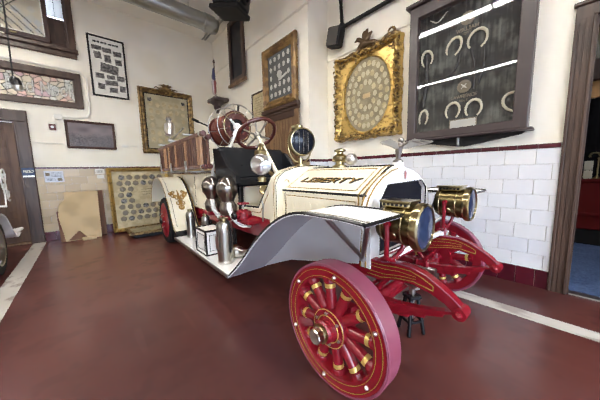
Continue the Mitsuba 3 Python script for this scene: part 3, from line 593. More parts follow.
# ornate gilt frame with an oval group portrait
k = thing('oval_group_portrait', 'ornate carved gilt frame with a large oval group portrait, left of the glass show case', 'picture')
GW, GH, OA, OB = 1.36, 1.58, .49, .66
M = hang((5.40, -.012, 2.88), RIGHT)
NA, NS = 288, 26; V = []
for i in range(NA):
    a = 2 * np.pi * i / NA; ca, sa = math.cos(a), math.sin(a)
    rr = 1 / max(abs(ca) / (GW / 2), abs(sa) / (GH / 2)); po = np.array([rr * ca, rr * sa])
    wav = .018 * math.sin(a * 22) + .014 * math.sin(a * 37 + 1); cor = math.exp(-((abs(po[0]) - GW / 2) ** 2 + (abs(po[1]) - GH / 2) ** 2) / .03); mid = math.exp(-(po[1] ** 2) / .012) * (abs(ca) > .5) + math.exp(-(po[0] ** 2) / .012) * (abs(sa) > .5)
    po = po * (1 + (wav * .5 + .02 * cor + .02 * mid))
    pi_ = np.array([OA * ca, OB * sa]) / math.sqrt(1.0)
    for j in range(NS):
        s = j / (NS - 1); p = po * (1 - s) + pi_ * s
        d = np.linalg.norm(p - po)
        if d < .15:
            t = d / .15; h = .06 + .07 * math.sin(math.pi * min(t * 1.1, 1)) + .028 * math.sin(a * 31 + t * 6) * math.sin(math.pi * t) + .02 * math.sin(a * 57) * math.sin(math.pi * t) + .04 * cor * math.sin(math.pi * t)
        else: h = .065 - .02 * (d - .15)
        di = np.linalg.norm(p - pi_)
        if di < .05: h = .05 + .022 * math.sin(math.pi * di / .05) + .006 * math.sin(a * 90) * math.sin(math.pi * di / .05)
        if j == NS - 1: h = .02
        if j == 0: h = 0
        V.append([p[0], p[1], h])
F = []
for i in range(NA):
    for j in range(NS - 1):
        a, b = i * NS + j, ((i + 1) % NA) * NS + j; F += [[a, b, b + 1], [a, b + 1, a + 1]]
add(k, 'frame', xf(trimesh.Trimesh(np.array(V), F, process=False), M), 'm_gilt', True)
orn = []
for sx in (-1, 1):
    for sy in (-1, 1):
        for a0 in (.2, .9, 1.5):
            orn.append(tube([(sx * (.50 + .05 * a0 - (.05 - .003 * q) * math.cos(a0 + q * .5)), sy * (.62 + .05 * (1.6 - a0) - (.05 - .003 * q) * math.sin(a0 + q * .5)), .075) for q in range(13)], np.linspace(.016, .006, 13), 6))
add(k, 'corner_scrolls', xf(cat_(orn), M), 'm_gilt_dark')
rg = random.Random(4); rim = []
for i in range(180):
    a = 2 * np.pi * i / 180; ca, sa = math.cos(a), math.sin(a); rr = 1 / max(abs(ca) / (GW / 2), abs(sa) / (GH / 2)) * (.97 if i % 2 else .90)
    L = .04 + .03 * rg.random(); b = a + rg.uniform(.6, 2.4)
    rim.append(tube(spline([(rr * ca, rr * sa, .10), (rr * ca + .5 * L * math.cos(b), rr * sa + .5 * L * math.sin(b), .135), (rr * ca + L * math.cos(b), rr * sa + L * math.sin(b), .10)], 4), np.r_[np.linspace(.008, .02, 4), np.linspace(.018, .006, 5)], 6))
add(k, 'carved_leaves', xf(cat_(rim), M), 'm_gilt_dark', kind='stuff')
add(k, 'print', xf(prism(ell(0, 0, OA + .005, OB + .005, 64), .008, .014), M), 'm_mount_olive', False)
for ring, (n_, fr) in enumerate(((26, .84), (19, .60), (11, .36))):
    for i in range(n_):
        a = 2 * np.pi * (i + .5 * ring) / n_
        add(k, 'portrait', xf(prism(ell(OA * fr * math.cos(a), OB * fr * math.sin(a), .040, .052, 16), .014, .0165), M), 'm_oval_pale' if i % 3 else 'm_paper_aged', False)
add(k, 'title', xf(rect(-.08, .08, -.05, .03, .014, .0165, .001), M), 'm_cardboard', False)
# the eagle crest on top of it
eg = [hull([((-.10, .86, .07), .05), ((-.02, .92, .08), .06), ((.05, .88, .07), .05)]), hull([((-.04, .95, .08), .035), ((-.13, 1.02, .08), .035)]), hull([((-.13, 1.02, .08), .032), ((-.19, 1.00, .09), .010)]),
      hull([((.0, .92, .08), .04), ((.04, 1.03, .07), .035), ((.10, 1.05, .07), .015)]), hull([((-.02, .94, .08), .03), ((-.04, 1.08, .06), .035), ((.02, 1.13, .06), .016)]), hull([((.02, .9, .07), .05), ((.14, .86, .07), .05), ((.2, .84, .06), .02)]), hull([((-.1, .86, .07), .04), ((-.14, .8, .07), .05)])]
add(k, 'eagle', xf(cat_(eg), M @ trimesh.transformations.translation_matrix([.02, -.03, 0]) @ np.diag([1.15, 1, 1.15, 1])), 'm_bronze', kind='')
add(k, 'top_scrolls', xf(cat_([tube(spline([(-.06, .80, .06), (.12, .84, .08), (.30, .80, .06), (.42, .84, .08), (.56, .84, .07), (.64, .80, .06)], 6), .03, 7), tube(spline([(-.16, .80, .06), (-.3, .80, .08), (-.45, .78, .06), (-.6, .80, .07)], 6), .022, 7), tube([(.5 + .06 * math.cos(a), .88 + .06 * math.sin(a), .07) for a in np.linspace(-1, 4, 16)], np.linspace(.024, .01, 16), 7),
                                                tube(spline([(-.14, .84, .08), (-.19, .72, .08), (-.2, .60, .07)], 6), .014, 6)]), M), 'm_gilt_dark')

# show case with horseshoes
k = thing('show_case', 'large dark wooden wall show case with a glass front hanging over the white tiles', 'show case')
CX0, CX1, CZ0, CZ1, CD = 6.26, 7.67, 1.95, 3.86, .20
M = hang((0, 0, 0), RIGHT)
add(k, 'frame', cat_([cbox([CX0, -CD, CZ0], [CX0 + .12, -.10, CZ1], .008), cbox([CX1 - .14, -CD, CZ0], [CX1, -.10, CZ1], .008), cbox([CX0, -CD, CZ0], [CX1, -.10, CZ0 + .10], .008), cbox([CX0, -CD, CZ1 - .16], [CX1, -.10, CZ1], .008)]), 'm_wood_case', False)
add(k, 'carcass', cat_([bx([CX0 + .005, -.10, CZ0 + .005], [CX0 + .03, -.001, CZ1 - .005]), bx([CX1 - .03, -.10, CZ0 + .005], [CX1 - .005, -.001, CZ1 - .005]), bx([CX0 + .005, -.10, CZ0 + .005], [CX1 - .005, -.001, CZ0 + .03]), bx([CX0 + .005, -.10, CZ1 - .03], [CX1 - .005, -.001, CZ1 - .005]), bx([CX0 + .03, -.02, CZ0 + .03], [CX1 - .03, -.001, CZ1 - .03])]), 'm_wood_case', False)
add(k, 'cornice', cat_([cbox([CX0 - .05, -CD - .05, CZ1], [CX1 + .05, -.001, CZ1 + .05], .01), prism([(CX0 + .15, 0), (CX1 - .15, 0), ((CX0 + CX1) / 2, .22)], .02, .14, o=(0, 0, CZ1 + .05), **RIGHT)]), 'm_wood_case', False)
add(k, 'sill', cbox([CX0 - .02, -CD - .03, CZ0 - .03], [CX1 + .05, -.001, CZ0], .008), 'm_wood_case', False)
add(k, 'apron', prism([(CX0 + .02, CZ0 - .03), (CX1 - .02, CZ0 - .03), (CX1 - .06, CZ0 - .06), ((CX0 + CX1) / 2 + .05, CZ0 - .16), (CX0 + .1, CZ0 - .05)], .05, .09, **RIGHT, o=(0, 0, 0)), 'm_black_matte', False)
add(k, 'bracket', cat_([cyl((6.95, -.10, 1.80), (6.95, -.10, 1.93), .02, n=8), lathe([(0, 0), (.03, .02), (.0, .05)], (6.95, -.11, 1.78))]), 'm_steel')
add(k, 'back_cloth', bx([CX0 + .03, -.03, CZ0 + .03], [CX1 - .03, -.021, CZ1 - .03]), 'm_case_cloth', False)
add(k, 'pane', bx([CX0 + .12, -CD + .03, CZ0 + .10], [CX1 - .14, -CD + .0301, CZ1 - .16]), 'm_glass', False)
LH = 'pale horseshoe shape in the show case, '
for x, z, w, h, rot, lab in ((6.47, 3.13, .075, .12, .1, 'upper row, leftmost, above a black ribbon'), (6.83, 3.17, .085, .13, -.35, 'upper row, second from the left'), (7.10, 3.17, .105, .13, -.2, 'upper row, at the right'),
                             (6.45, 2.27, .06, .12, -.1, 'lower row at the left end'), (6.85, 2.30, .085, .12, -.1, 'lower row, left one above the white card'), (7.10, 2.29, .09, .12, -.1, 'lower row, right one above the white card'), (7.52, 2.28, .105, .14, .9, 'lower row, tilted at the right end')):
    pts = [(w * math.sin(a), h * .95 * math.cos(a) - (h * .1), 0) for a in np.linspace(-2.5, 2.5, 26)]
    m = tube(pts, .013 * np.cos(np.linspace(-1.1, 1.1, 26)) + .005, 8); MM = hang((x, -.055, z + .02), RIGHT) @ trimesh.transformations.rotation_matrix(rot, [0, 0, 1])
    add(None, 'horseshoe', xf(m, MM), 'm_ivory', label=LH + lab, cat='horseshoe', group='pale horseshoe shapes in the show case')
for x0, z0, x1, z1, lab in ((6.46, 3.2, 6.43, 2.45, 'long black ribbon hanging below the left horseshoe in the show case'), (6.90, 3.08, 6.80, 2.80, 'black ribbon hanging slanted below the second horseshoe of the upper row'), (7.03, 3.08, 7.08, 2.55, 'black ribbon hanging from the left tip of the upper right horseshoe'), (7.17, 3.10, 7.13, 2.60, 'black ribbon hanging from the right tip of the upper right horseshoe')):
    add(None, 'ribbon', tube(spline([(x0, -.045, z0), ((x0 + x1) / 2 + .03, -.05, (z0 + z1) / 2), (x1, -.045, z1)], 6), .016 if x0 > 6.6 else .03, 6), 'm_ribbon', label=lab, cat='ribbon')
for z, txt, lab in ((3.50, ('WILLIAM', 'CITY'), 'upper round emblem with pale lettering beneath it in the show case'), (2.62, ('LAWRENCE', 'No. 1'), 'lower round emblem with pale lettering beneath it in the show case')):
    k2 = thing('emblem', lab, 'emblem', 'round emblems in the show case')
    add(k2, 'disc', xf(lathe([(.085, 0), (.085, .01), (.065, .016), (.06, .01), (.0, .014)], n=28), hang((6.97, -.032, z), RIGHT)), 'm_photo_grey'); add(k2, 'device', xf(cat_([cyl((-.03, -.03, .02), (.03, .03, .02), .007, n=6), cyl((.03, -.03, .02), (-.03, .03, .02), .007, n=6), lathe([(.02, 0), (0, .02)], (0, 0, .012), n=10)]), hang((6.97, -.032, z), RIGHT)), 'm_nickel')
    for i, s in enumerate(txt):
        t = meshkit.text_mesh(s, .042 - .012 * i, .003, True); t.apply_translation([-t.bounds.mean(0)[0], 0, 0]); add(k2, 'lettering', xf(t, hang((6.97, -.032, z - .15 - .05 * i), RIGHT)), 'm_photo_grey', False)
k2 = thing('white_card', 'small white printed card standing at the bottom of the show case', 'card')
add(k2, 'sheet', xf(rect(-.16, .17, 0, .13, 0, .006), hang((6.98, -.07, CZ0 + .10), RIGHT)), 'm_photo_pale', False); add(k2, 'border', xf(frame_ring(.33, .13, [(0, 0), (0, .008), (.012, .008), (.012, 0)]), hang((6.985, -.07, CZ0 + .165), RIGHT)), 'm_photo_grey', False)
add(None, 'bow', xf(cat_([tube(spline([(-.11, .05, 0), (0, -.02, .01), (.12, .08, 0)], 6), .008, 6)]), hang((6.60, -.04, 3.62), RIGHT)), 'm_photo_pale', label='thin pale V shaped trim at the top left inside the show case', cat='trim')

# ------------------------------------------------------------------ the fire engine (local frame: x forward, y to its left, origin under the front axle)
TA = math.radians(-.5)
TK = trimesh.transformations.translation_matrix([7.045, -1.935, 0]) @ trimesh.transformations.rotation_matrix(TA, [0, 0, 1])
def tk(p): return (TK @ np.r_[p, 1.0])[:3]
FT = thing('fire_engine', 'antique cream and red fire engine with brass lamps and LIBERTY on its hood', 'fire engine')
def part(name, mesh, m, smooth=30, parent=FT, **kw): return add(parent, name, xf(mesh, TK), m, smooth, **kw)

# front wheels
def front_wheel(yo, side, W=.135):
    """yo: the outer face; side -1 = near (outer face towards -y)."""
    R, zc, s = .44, .44, side
    def rg(prof, n=72): return lathe(prof, (0, yo, zc), (0, s, 0), n)      # heights grow outwards, 0 = outer face
    k = part('wheel', rg([(.335, -W + .01), (.420, -W + .005), (.424, -.005), (.420, .0), (.345, .0), (.335, -.008), (.335, -W + .01)]), 'm_red', 25, label='red wooden felloe and spokes' if False else None)
    part('tire', rg([(.415, -W - .003), (.434, -W - .003), (.44, -W + .006), (.44, -.006), (.436, -.001), (.422, -.001), (.415, -W - .003)]), 'm_tire_red', 30, parent=k)
    for r in (.355, .40): part('pinstripe', tube([(r * math.cos(a), yo + s * .0015, zc + r * math.sin(a)) for a in np.linspace(0, 2 * np.pi, 64, endpoint=False)], .0026, 5, True), 'm_gold_leaf', parent=k)
    part('edge_line', tube([(.428 * math.cos(a), yo + s * .001, zc + .428 * math.sin(a)) for a in np.linspace(0, 2 * np.pi, 64, endpoint=False)], .004, 5, True), 'm_tire_red', parent=k)
    for i in range(12):
        a = 2 * np.pi * i / 12 + .13; d = np.array([math.cos(a), 0, math.sin(a)]); c = np.array([0, yo - s * .055, zc])
        part('spoke', lathe([(.034, .10), (.039, .15), (.036, .26), (.033, .31), (.034, .34)], c, d, 12), 'm_red', parent=k)
        part('spoke_band', lathe([(.038, .266), (.039, .270), (.039, .290), (.038, .294)], c, d, 12), 'm_gold', parent=k)
        part('spoke_socket', lathe([(.040, .302), (.044, .306), (.046, .338)], c, d, 10), 'm_red', parent=k)
        if i % 2 == 0:
            b = a + np.pi / 12; part('rim_bolt', lathe([(.014, 0), (.014, .008), (.008, .016), (0, .017)], (.378 * math.cos(b), yo, zc + .378 * math.sin(b)), (0, s, 0), 10), 'm_chrome', parent=k)
        if i % 2: part('hub_bolt', lathe([(.011, 0), (.011, .01), (0, .015)], (.105 * math.cos(a), yo + s * .012, zc + .105 * math.sin(a)), (0, s, 0), 8), 'm_nickel', parent=k)
        part('gold_line', tube([c + d * t + np.array([0, s * (.0355 - (t - .15) * .04), 0]) for t in (.16, .2, .25)], .003, 5), 'm_gold', parent=k)
    part('hub_flange', rg([(0, -.10), (.13, -.10), (.132, .0), (.126, .010), (.085, .012), (.08, .03), (0, .03)], 40), 'm_red', parent=k)
    for r, h in ((.128, .008), (.09, .0135)): part('hub_ring', tube([(r * math.cos(a), yo + s * h, zc + r * math.sin(a)) for a in np.linspace(0, 2 * np.pi, 40, endpoint=False)], .004, 5, True), 'm_gold', parent=k)
    part('hub', rg([(.078, .03), (.075, .06), (.06, .075), (.056, .09)], 32), 'm_red', parent=k)
    part('hub_collar', rg([(.062, .075), (.064, .082), (.062, .092), (.055, .094)], 32), 'm_brass', parent=k)
    kc = part('hub_cap', rg([(.05, .09), (.052, .10), (.05, .135), (.044, .142), (0, .146)], 12), 'm_chrome', 20, parent=k)
front_wheel(-1.02, -1); front_wheel(1.07, 1, .085)

# axle, rails, springs
part('front_axle', cat_([cyl((0, -.90, .44), (0, .94, .44), .038, n=14), cbox([-.04, -.72, .36], [.04, .74, .42], .012), cyl((0, -.80, .34), (0, -.80, .52), .045, n=12), cyl((0, .84, .34), (0, .84, .52), .045, n=12)]), 'm_red')
part('tie_rod', cat_([cyl((-.2, -.78, .40), (-.2, .82, .40), .018, n=8), cyl((-.2, -.78, .40), (-.02, -.80, .40), .02, n=8), cyl((-.2, .82, .40), (-.02, .84, .40), .02, n=8)]), 'm_red')
RT = [(-5.6, .80), (.08, .80), (.20, .822), (.32, .824), (.42, .795), (.51, .745), (.58, .70), (.615, .665), (.635, .64)]
RB = [(.628, .59), (.59, .605), (.54, .645), (.45, .685), (.34, .705), (.20, .690), (.08, .655), (-5.6, .655)]
for s in (-1, 1):
    yc = s * .5
    k = part('frame_rail', prism(Polygon(RT + RB), yc - .035, yc + .035, u=(1, 0, 0), v=(0, 0, 1), n=(0, 1, 0)), 'm_red', 30)
    part('horn_tip', cat_([cyl((.622, yc - .05, .615), (.622, yc + .05, .615), .04, n=16), lathe([(.022, 0), (.022, .02), (0, .03)], (.622, yc - .05, .615), (0, -1, 0), 10), lathe([(.022, 0), (.022, .02), (0, .03)], (.622, yc + .05, .615), (0, 1, 0), 10)]), 'm_red', parent=k)
    f = yc - .037
    part('gold_line', cat_([tube([(-.02, f, .775), (.10, f, .778), (.22, f, .795), (.32, f, .797), (.40, f, .772), (.47, f, .738)], .004, 5), tube([(-.02, f, .680), (.10, f, .682), (.22, f, .712), (.34, f, .728), (.47, f, .706)], .004, 5), tube([(.47, f, .738), (.47, f, .706)], .004, 5), tube([(.0, f, .75), (.12, f, .752), (.24, f, .768), (.36, f, .765)], .003, 5), tube([(.0, f, .71), (.12, f, .712), (.24, f, .738), (.36, f, .748)], .003, 5)]), 'm_gold_leaf', parent=k)
    part('edge_bead', tube([(.10, f, .803), (.20, f, .823), (.32, f, .825), (.42, f, .797), (.51, f, .747), (.58, f, .702), (.63, f, .66)], .005, 5), 'm_tire_red', parent=k)
    for j in range(4):                                     # leaf spring
        e = .64 - .11 * j; q = [(x * e / .62, yc, .50 - .022 * j + .125 * (x / .62) ** 2 * (e / .62) ** 2) for x in np.linspace(-.62, .62, 15)]
        P = np.array(q); lo = P - [0, 0, .02]
        part('spring_leaf', prism(Polygon(np.vstack([P[:, [0, 2]], lo[::-1][:, [0, 2]]])), yc - .03, yc + .03, u=(1, 0, 0), v=(0, 0, 1), n=(0, 1, 0)), 'm_red')
    part('spring_clamp', cat_([cbox([-.07, yc - .045, .375], [.07, yc + .045, .515], .01), cyl((-.05, yc - .05, .37), (-.05, yc - .05, .53), .01, n=8), cyl((.05, yc - .05, .37), (.05, yc - .05, .53), .01, n=8)]), 'm_red')
    part('spring_shackle', cat_([cyl((-.62, yc - .045, .62), (-.62, yc + .045, .62), .025, n=10), cbox([-.622, yc - .02, .61], [-.595, yc + .02, .67], .008)]), 'm_red')
    part('spring_strut', cat_([cyl((.0, yc + s * -.0, .5), (.14, yc, .68), .022, n=10), cyl((.02, yc, .51), (-.12, yc, .67), .018, n=10)]), 'm_red')
part('cross_member', cat_([cyl((.02, -.47, .74), (.02, .47, .74), .04, n=14), cbox([-.5, -.465, .66], [-.42, .465, .74], .01)]), 'm_red')
part('starting_handle', cat_([cyl((.0, 0, .62), (.30, 0, .62), .018, n=10), cyl((.24, 0, .62), (.30, 0, .62), .03, n=12)]), 'm_nickel')
part('front_tie_bar', cat_([cyl((.16, -.49, .845), (.16, .49, .845), .022, n=12), cyl((.16, -.5, .80), (.16, -.5, .86), .03, n=10), cyl((.16, .5, .80), (.16, .5, .86), .03, n=10)]), 'm_white_paint')

# hood, radiator, cowl
HW, HSH, HT = .50, 1.295, 1.53
HP = [(-HW, .82), (-HW, HSH), (-.44, 1.335), (-.16, 1.495), (-.08, 1.525), (0, HT), (.08, 1.525), (.16, 1.495), (.44, 1.335), (HW, HSH), (HW, .82)]
YZ = dict(u=(0, 1, 0), v=(0, 0, 1), n=(1, 0, 0))
hood = part('hood', prism(Polygon(HP), -1.17, -.05, **YZ), 'm_cream', 20)
def hy(y):                                                 # hood height at |y| and the outward normal of its slope
    P = np.array(HP[1:6]); return np.interp(-abs(y), P[:, 0], P[:, 1])
def onhood(x, y, o=.003): return (x, y - o * .5 * (-1 if y > 0 else 1), hy(y) + o * .85)
for s in (-1, 1):
    part('shoulder_line', cbox([-1.165, s * HW - .006, HSH - .014], [-.06, s * HW + .006, HSH + .006], .002), 'm_black', parent=hood)
    pan = [onhood(-1.12, s * .46), onhood(-.19, s * .46), onhood(-.19, s * .13), onhood(-1.12, s * .13)]
    part('gold_line', tube([np.array(a) * (1 - t) + np.array(b) * t for a, b in zip(pan, pan[1:] + pan[:1]) for t in np.linspace(0, 1, 8, endpoint=False)], .0045, 5, True), 'm_gold_leaf', parent=hood)
    f = s * (HW + .001)
    part('side_line', tube([(-1.10, f, 1.24), (-.16, f, 1.235), (-.16, f, .9), (-1.10, f, .9)], .0045, 5, True), 'm_gold_leaf', parent=hood)
    part('side_panel_line', tube([(-1.12, f, 1.285), (-1.12, f, .85)], .004, 5), 'm_black', parent=hood)
    part('louvre', cat_([cbox([-1.0 + i * .09, min(f, f + s * .008), .95], [-.965 + i * .09, max(f, f + s * .008), 1.18], .003) for i in range(9)]), 'm_cream', False, parent=hood)
part('top_hinge', cyl((-1.16, 0, HT + .002), (-.06, 0, HT + .002), .010, n=8), 'm_black', parent=hood)
for x, m_, w in ((-.085, 'm_black', .012), (-.135, 'm_gold_leaf', .008)):
    pts = [(x, y, z) for y, z in HP]; part('band', tube(np.array(pts), w, 6), m_, parent=hood)
# LIBERTY on both slopes
sl = math.atan2(1.495 - 1.335, .28)
for s in (-1, 1):
    for m_, bold, h_ in (('m_black', True, .003), ('m_gold_leaf', False, .0045), ('m_black', None, .0022)):
        t = meshkit.text_mesh('LIBERTY', .084, h_, bold is not False); t.apply_translation([-t.bounds.mean(0)[0] + {True: 0, False: -.004, None: .008}[bold], {True: 0, False: .003, None: -.008}[bold], 0])
        sh = np.eye(4); sh[0, 1] = .45; sh[0, 0] = 1.55; t.apply_transform(sh)
        u = np.array([1, 0, 0]) * -s; v = np.array([0, -s * math.cos(sl), math.sin(sl)]); n = np.cross(u, v)
        yb = s * .36; part('lettering', onto(t, (-.64, yb, hy(yb) + .001), u, v, n), m_, False, parent=hood)
# radiator
SH = [(-.55, .72), (-.55, 1.20), (-.51, 1.28), (-.42, 1.365), (-.30, 1.435), (-.16, 1.485), (0, 1.51), (.16, 1.485), (.30, 1.435), (.42, 1.365), (.51, 1.28), (.55, 1.20), (.55, .72)]
WN = [(-.41, .80), (-.41, 1.245), (-.30, 1.37), (.36, 1.385), (.46, 1.31), (.46, .80)]
rad = part('radiator_shell', prism(Polygon(SH, [WN]), -.075, .01, **YZ), 'm_white_paint', 30)
part('core', prism(Polygon(WN), -.06, -.03, **YZ), 'm_core', False, parent=rad)
part('core_fin', cat_([bx([-.03, -.41, .82 + .03 * i], [-.026, .43, .826 + .03 * i]) for i in range(14)]), 'm_black', False, parent=rad, kind='stuff')
part('black_edge', tube([(.011, y, z) for y, z in WN], .006, 5, True), 'm_black', parent=rad)
part('emblem', cat_([prism(ell(0, 0, .020, .034), .008, .014, o=(.0, .0, 1.445), **YZ)]), 'm_faded_red', False, parent=rad); part('emblem_border', prism(ell(0, 0, .028, .044).difference(ell(0, 0, .021, .035)), .008, .013, o=(.0, .0, 1.445), **YZ), 'm_photo_pale', False, parent=rad)
for x, m_, w in ((-.03, 'm_gold_leaf', .006), (-.075, 'm_gold_leaf', .006)): part('edge_line', tube([(x, y * 1.003, z + .001) for y, z in SH], w, 5), m_, parent=rad)
part('neck', lathe([(.07, 0), (.065, .02), (.05, .03), (.05, .06), (.04, .07), (0, .075)], (-.06, 0, 1.495), n=20), 'm_white_paint', parent=rad)
# silver winged mascot
mk = part('mascot', cat_([lathe([(.045, 0), (.045, .015), (.02, .03)], (-.06, 0, 1.56), n=14), hull([((-.06, 0, 1.585), .018), ((-.055, 0, 1.66), .03)], 2), hull([((-.055, 0, 1.66), .03), ((-.045, .0, 1.715), .032)], 2), hull([((-.045, 0, 1.73), .014), ((-.035, 0, 1.755), .026)], 2), hull([((-.03, -.02, 1.70), .014), ((.03, -.01, 1.73), .009)], 1)]), 'm_nickel_dark', label='silver winged mascot')
for s, L in ((-1, .17), (1, .33)):
    prof = [(0, -.035), (.06, .0), (.45, .030), (1.0, .005), (.8, -.008), (.62, -.014), (.45, -.024), (.25, -.038)]
    u = np.array([.50 * s, .85 * s, .05]); u /= np.linalg.norm(u); v = np.array([-.3, 0, 1.0]); v -= u * (u @ v); v /= np.linalg.norm(v)
    part('wing', prism(Polygon([(a * L, b * 1.1) for a, b in prof]).buffer(.006), -.008, .008, o=(-.05, s * .015, 1.725), u=u, v=v, n=np.cross(u, v)), 'm_nickel', False, parent=mk)
    for q in (.35, .6): part('feather', tube([np.array([-.05, s * .015, 1.725]) + u * L * (q + t * .3) + v * (.02 - .03 * t) + np.cross(u, v) * .009 for t in (0, .5, 1)], .006, 5), 'm_steel', parent=mk)
# brass cap and glass ball on the hood
cp = part('filler_cap', lathe([(.085, 0), (.085, .02), (.05, .035), (.05, .07), (.075, .085), (.08, .12), (.055, .14), (.035, .15), (.035, .17), (.065, .18), (.065, .195), (.03, .21), (0, .215)], (-.74, 0, HT), n=22), 'm_brass')
part('side_arm', cyl((-.84, 0, HT + .09), (-.62, .0, HT + .07), .022, n=10), 'm_brass', parent=cp); part('glass_bowl', trimesh.creation.icosphere(3, .065).apply_translation([-.585, 0, HT + .085]), 'm_chrome', True, parent=cp)

CWP = [(-.60, .80), (-.60, 1.36), (-.56, 1.44), (-.46, 1.51), (-.28, 1.555), (0, 1.57), (.28, 1.555), (.46, 1.51), (.56, 1.44), (.60, 1.36), (.60, .80)]
cw = part('cowl', prism(Polygon(CWP), -1.30, -1.165, **YZ), 'm_cream', 30)
part('black_line', tube([(-1.168, y * .985, z - .004) for y, z in CWP[:]], .006, 5), 'm_black', parent=cw); part('gold_line', tube([(-1.20, y * 1.0015, z + .001) for y, z in CWP], .004, 5), 'm_gold_leaf', parent=cw)
fl = [tube([(-1.162, -.40 - .05 * t - .02 * math.cos(t * 6), 1.40 - .02 * t - .02 * math.sin(t * 6)) for t in np.linspace(0, 1, 14)], .005, 5)]
part('scroll_ornament', cat_(fl), 'm_gold_leaf', parent=cw)

# front fenders with their struts and aprons
FPN = spline([(.30, 1.205), (.13, 1.215), (-.03, 1.215), (-.23, 1.21), (-.41, 1.165), (-.61, 1.06), (-.80, .92), (-.96, .78), (-1.2, .56), (-1.48, .335)], 5)
for s in (-1, 1):
    y0, y1 = (-1.07, -.60) if s < 0 else (.62, 1.18)
    FP = FPN if s < 0 else FPN + [.07, .04]
    k = part('front_fender', sheet(FP, y0, y1, .014), 'm_fender_grey', 30)
    for yy in (y0 + .006, y1 - .006): part('black_edge', tube([(x, yy, z) for x, z in FP], .011, 6), 'm_black', parent=k)
    part('shade_sheet', sheet(FP, y0 + .012, y1 - .012, .004, -.016), 'm_shade_sheet', 30, parent=k, label='added grey sheet painting the shade under the fender')  # added sheet, its grey stands in for shade below the pale fender
    part('front_edge', cyl((FP[0, 0], y0, FP[0, 1] - .005), (FP[0, 0], y1, FP[0, 1] - .005), .011, n=8), 'm_black', parent=k)
    part('inner_line', tube([(x, (y0 + .06) if s < 0 else (y1 - .06), z + .001) for x, z in FP[:18]], .004, 5), 'm_photo_grey', parent=k)
    yi = y1 if s < 0 else y0
    ap = [(x, z - .01) for x, z in FP if x <= -.03] + [(-1.3, .40), (-.92, .56), (-.50, .66), (-.06, .76)]
    part('apron', prism(Polygon(ap), yi - .006, yi + .006, u=(1, 0, 0), v=(0, 0, 1), n=(0, 1, 0)), 'm_apron', False, parent=k)
    for x in (-.05, .28):
        part('strut', cyl((x, s * 1.0, 1.20), (-.05, s * .56, .80), .017, n=10), 'm_steel', parent=k)
    part('strut_foot', lathe([(.03, 0), (.03, .03), (0, .04)], (-.05, s * .56, .78), n=12), 'm_steel', parent=k)

# running boards
for s in (-1, 1):
    y0, y1 = (-1.08, -.54) if s < 0 else (.54, 1.08)
    k = part('running_board', cbox([-3.70, y0, .325], [-1.46, y1, .355], .006), 'm_white_paint', False)
    part('metal_edge', cat_([cbox([-3.70, (y0 if s < 0 else y1) - .008, .318], [-1.46, (y0 if s < 0 else y1) + .008, .362], .004)]), 'm_steel', False, parent=k)
    part('bracket', cat_([cbox([x, min(s * .5, s * 1.0), .29], [x + .06, max(s * .5, s * 1.0), .324], .006) for x in (-3.5, -2.5, -1.6)] + [cbox([x, s * .5 - .03, .30], [x + .06, s * .5 + .03, .66], .006) for x in (-3.5, -2.5, -1.6)]), 'm_black', False, parent=k)

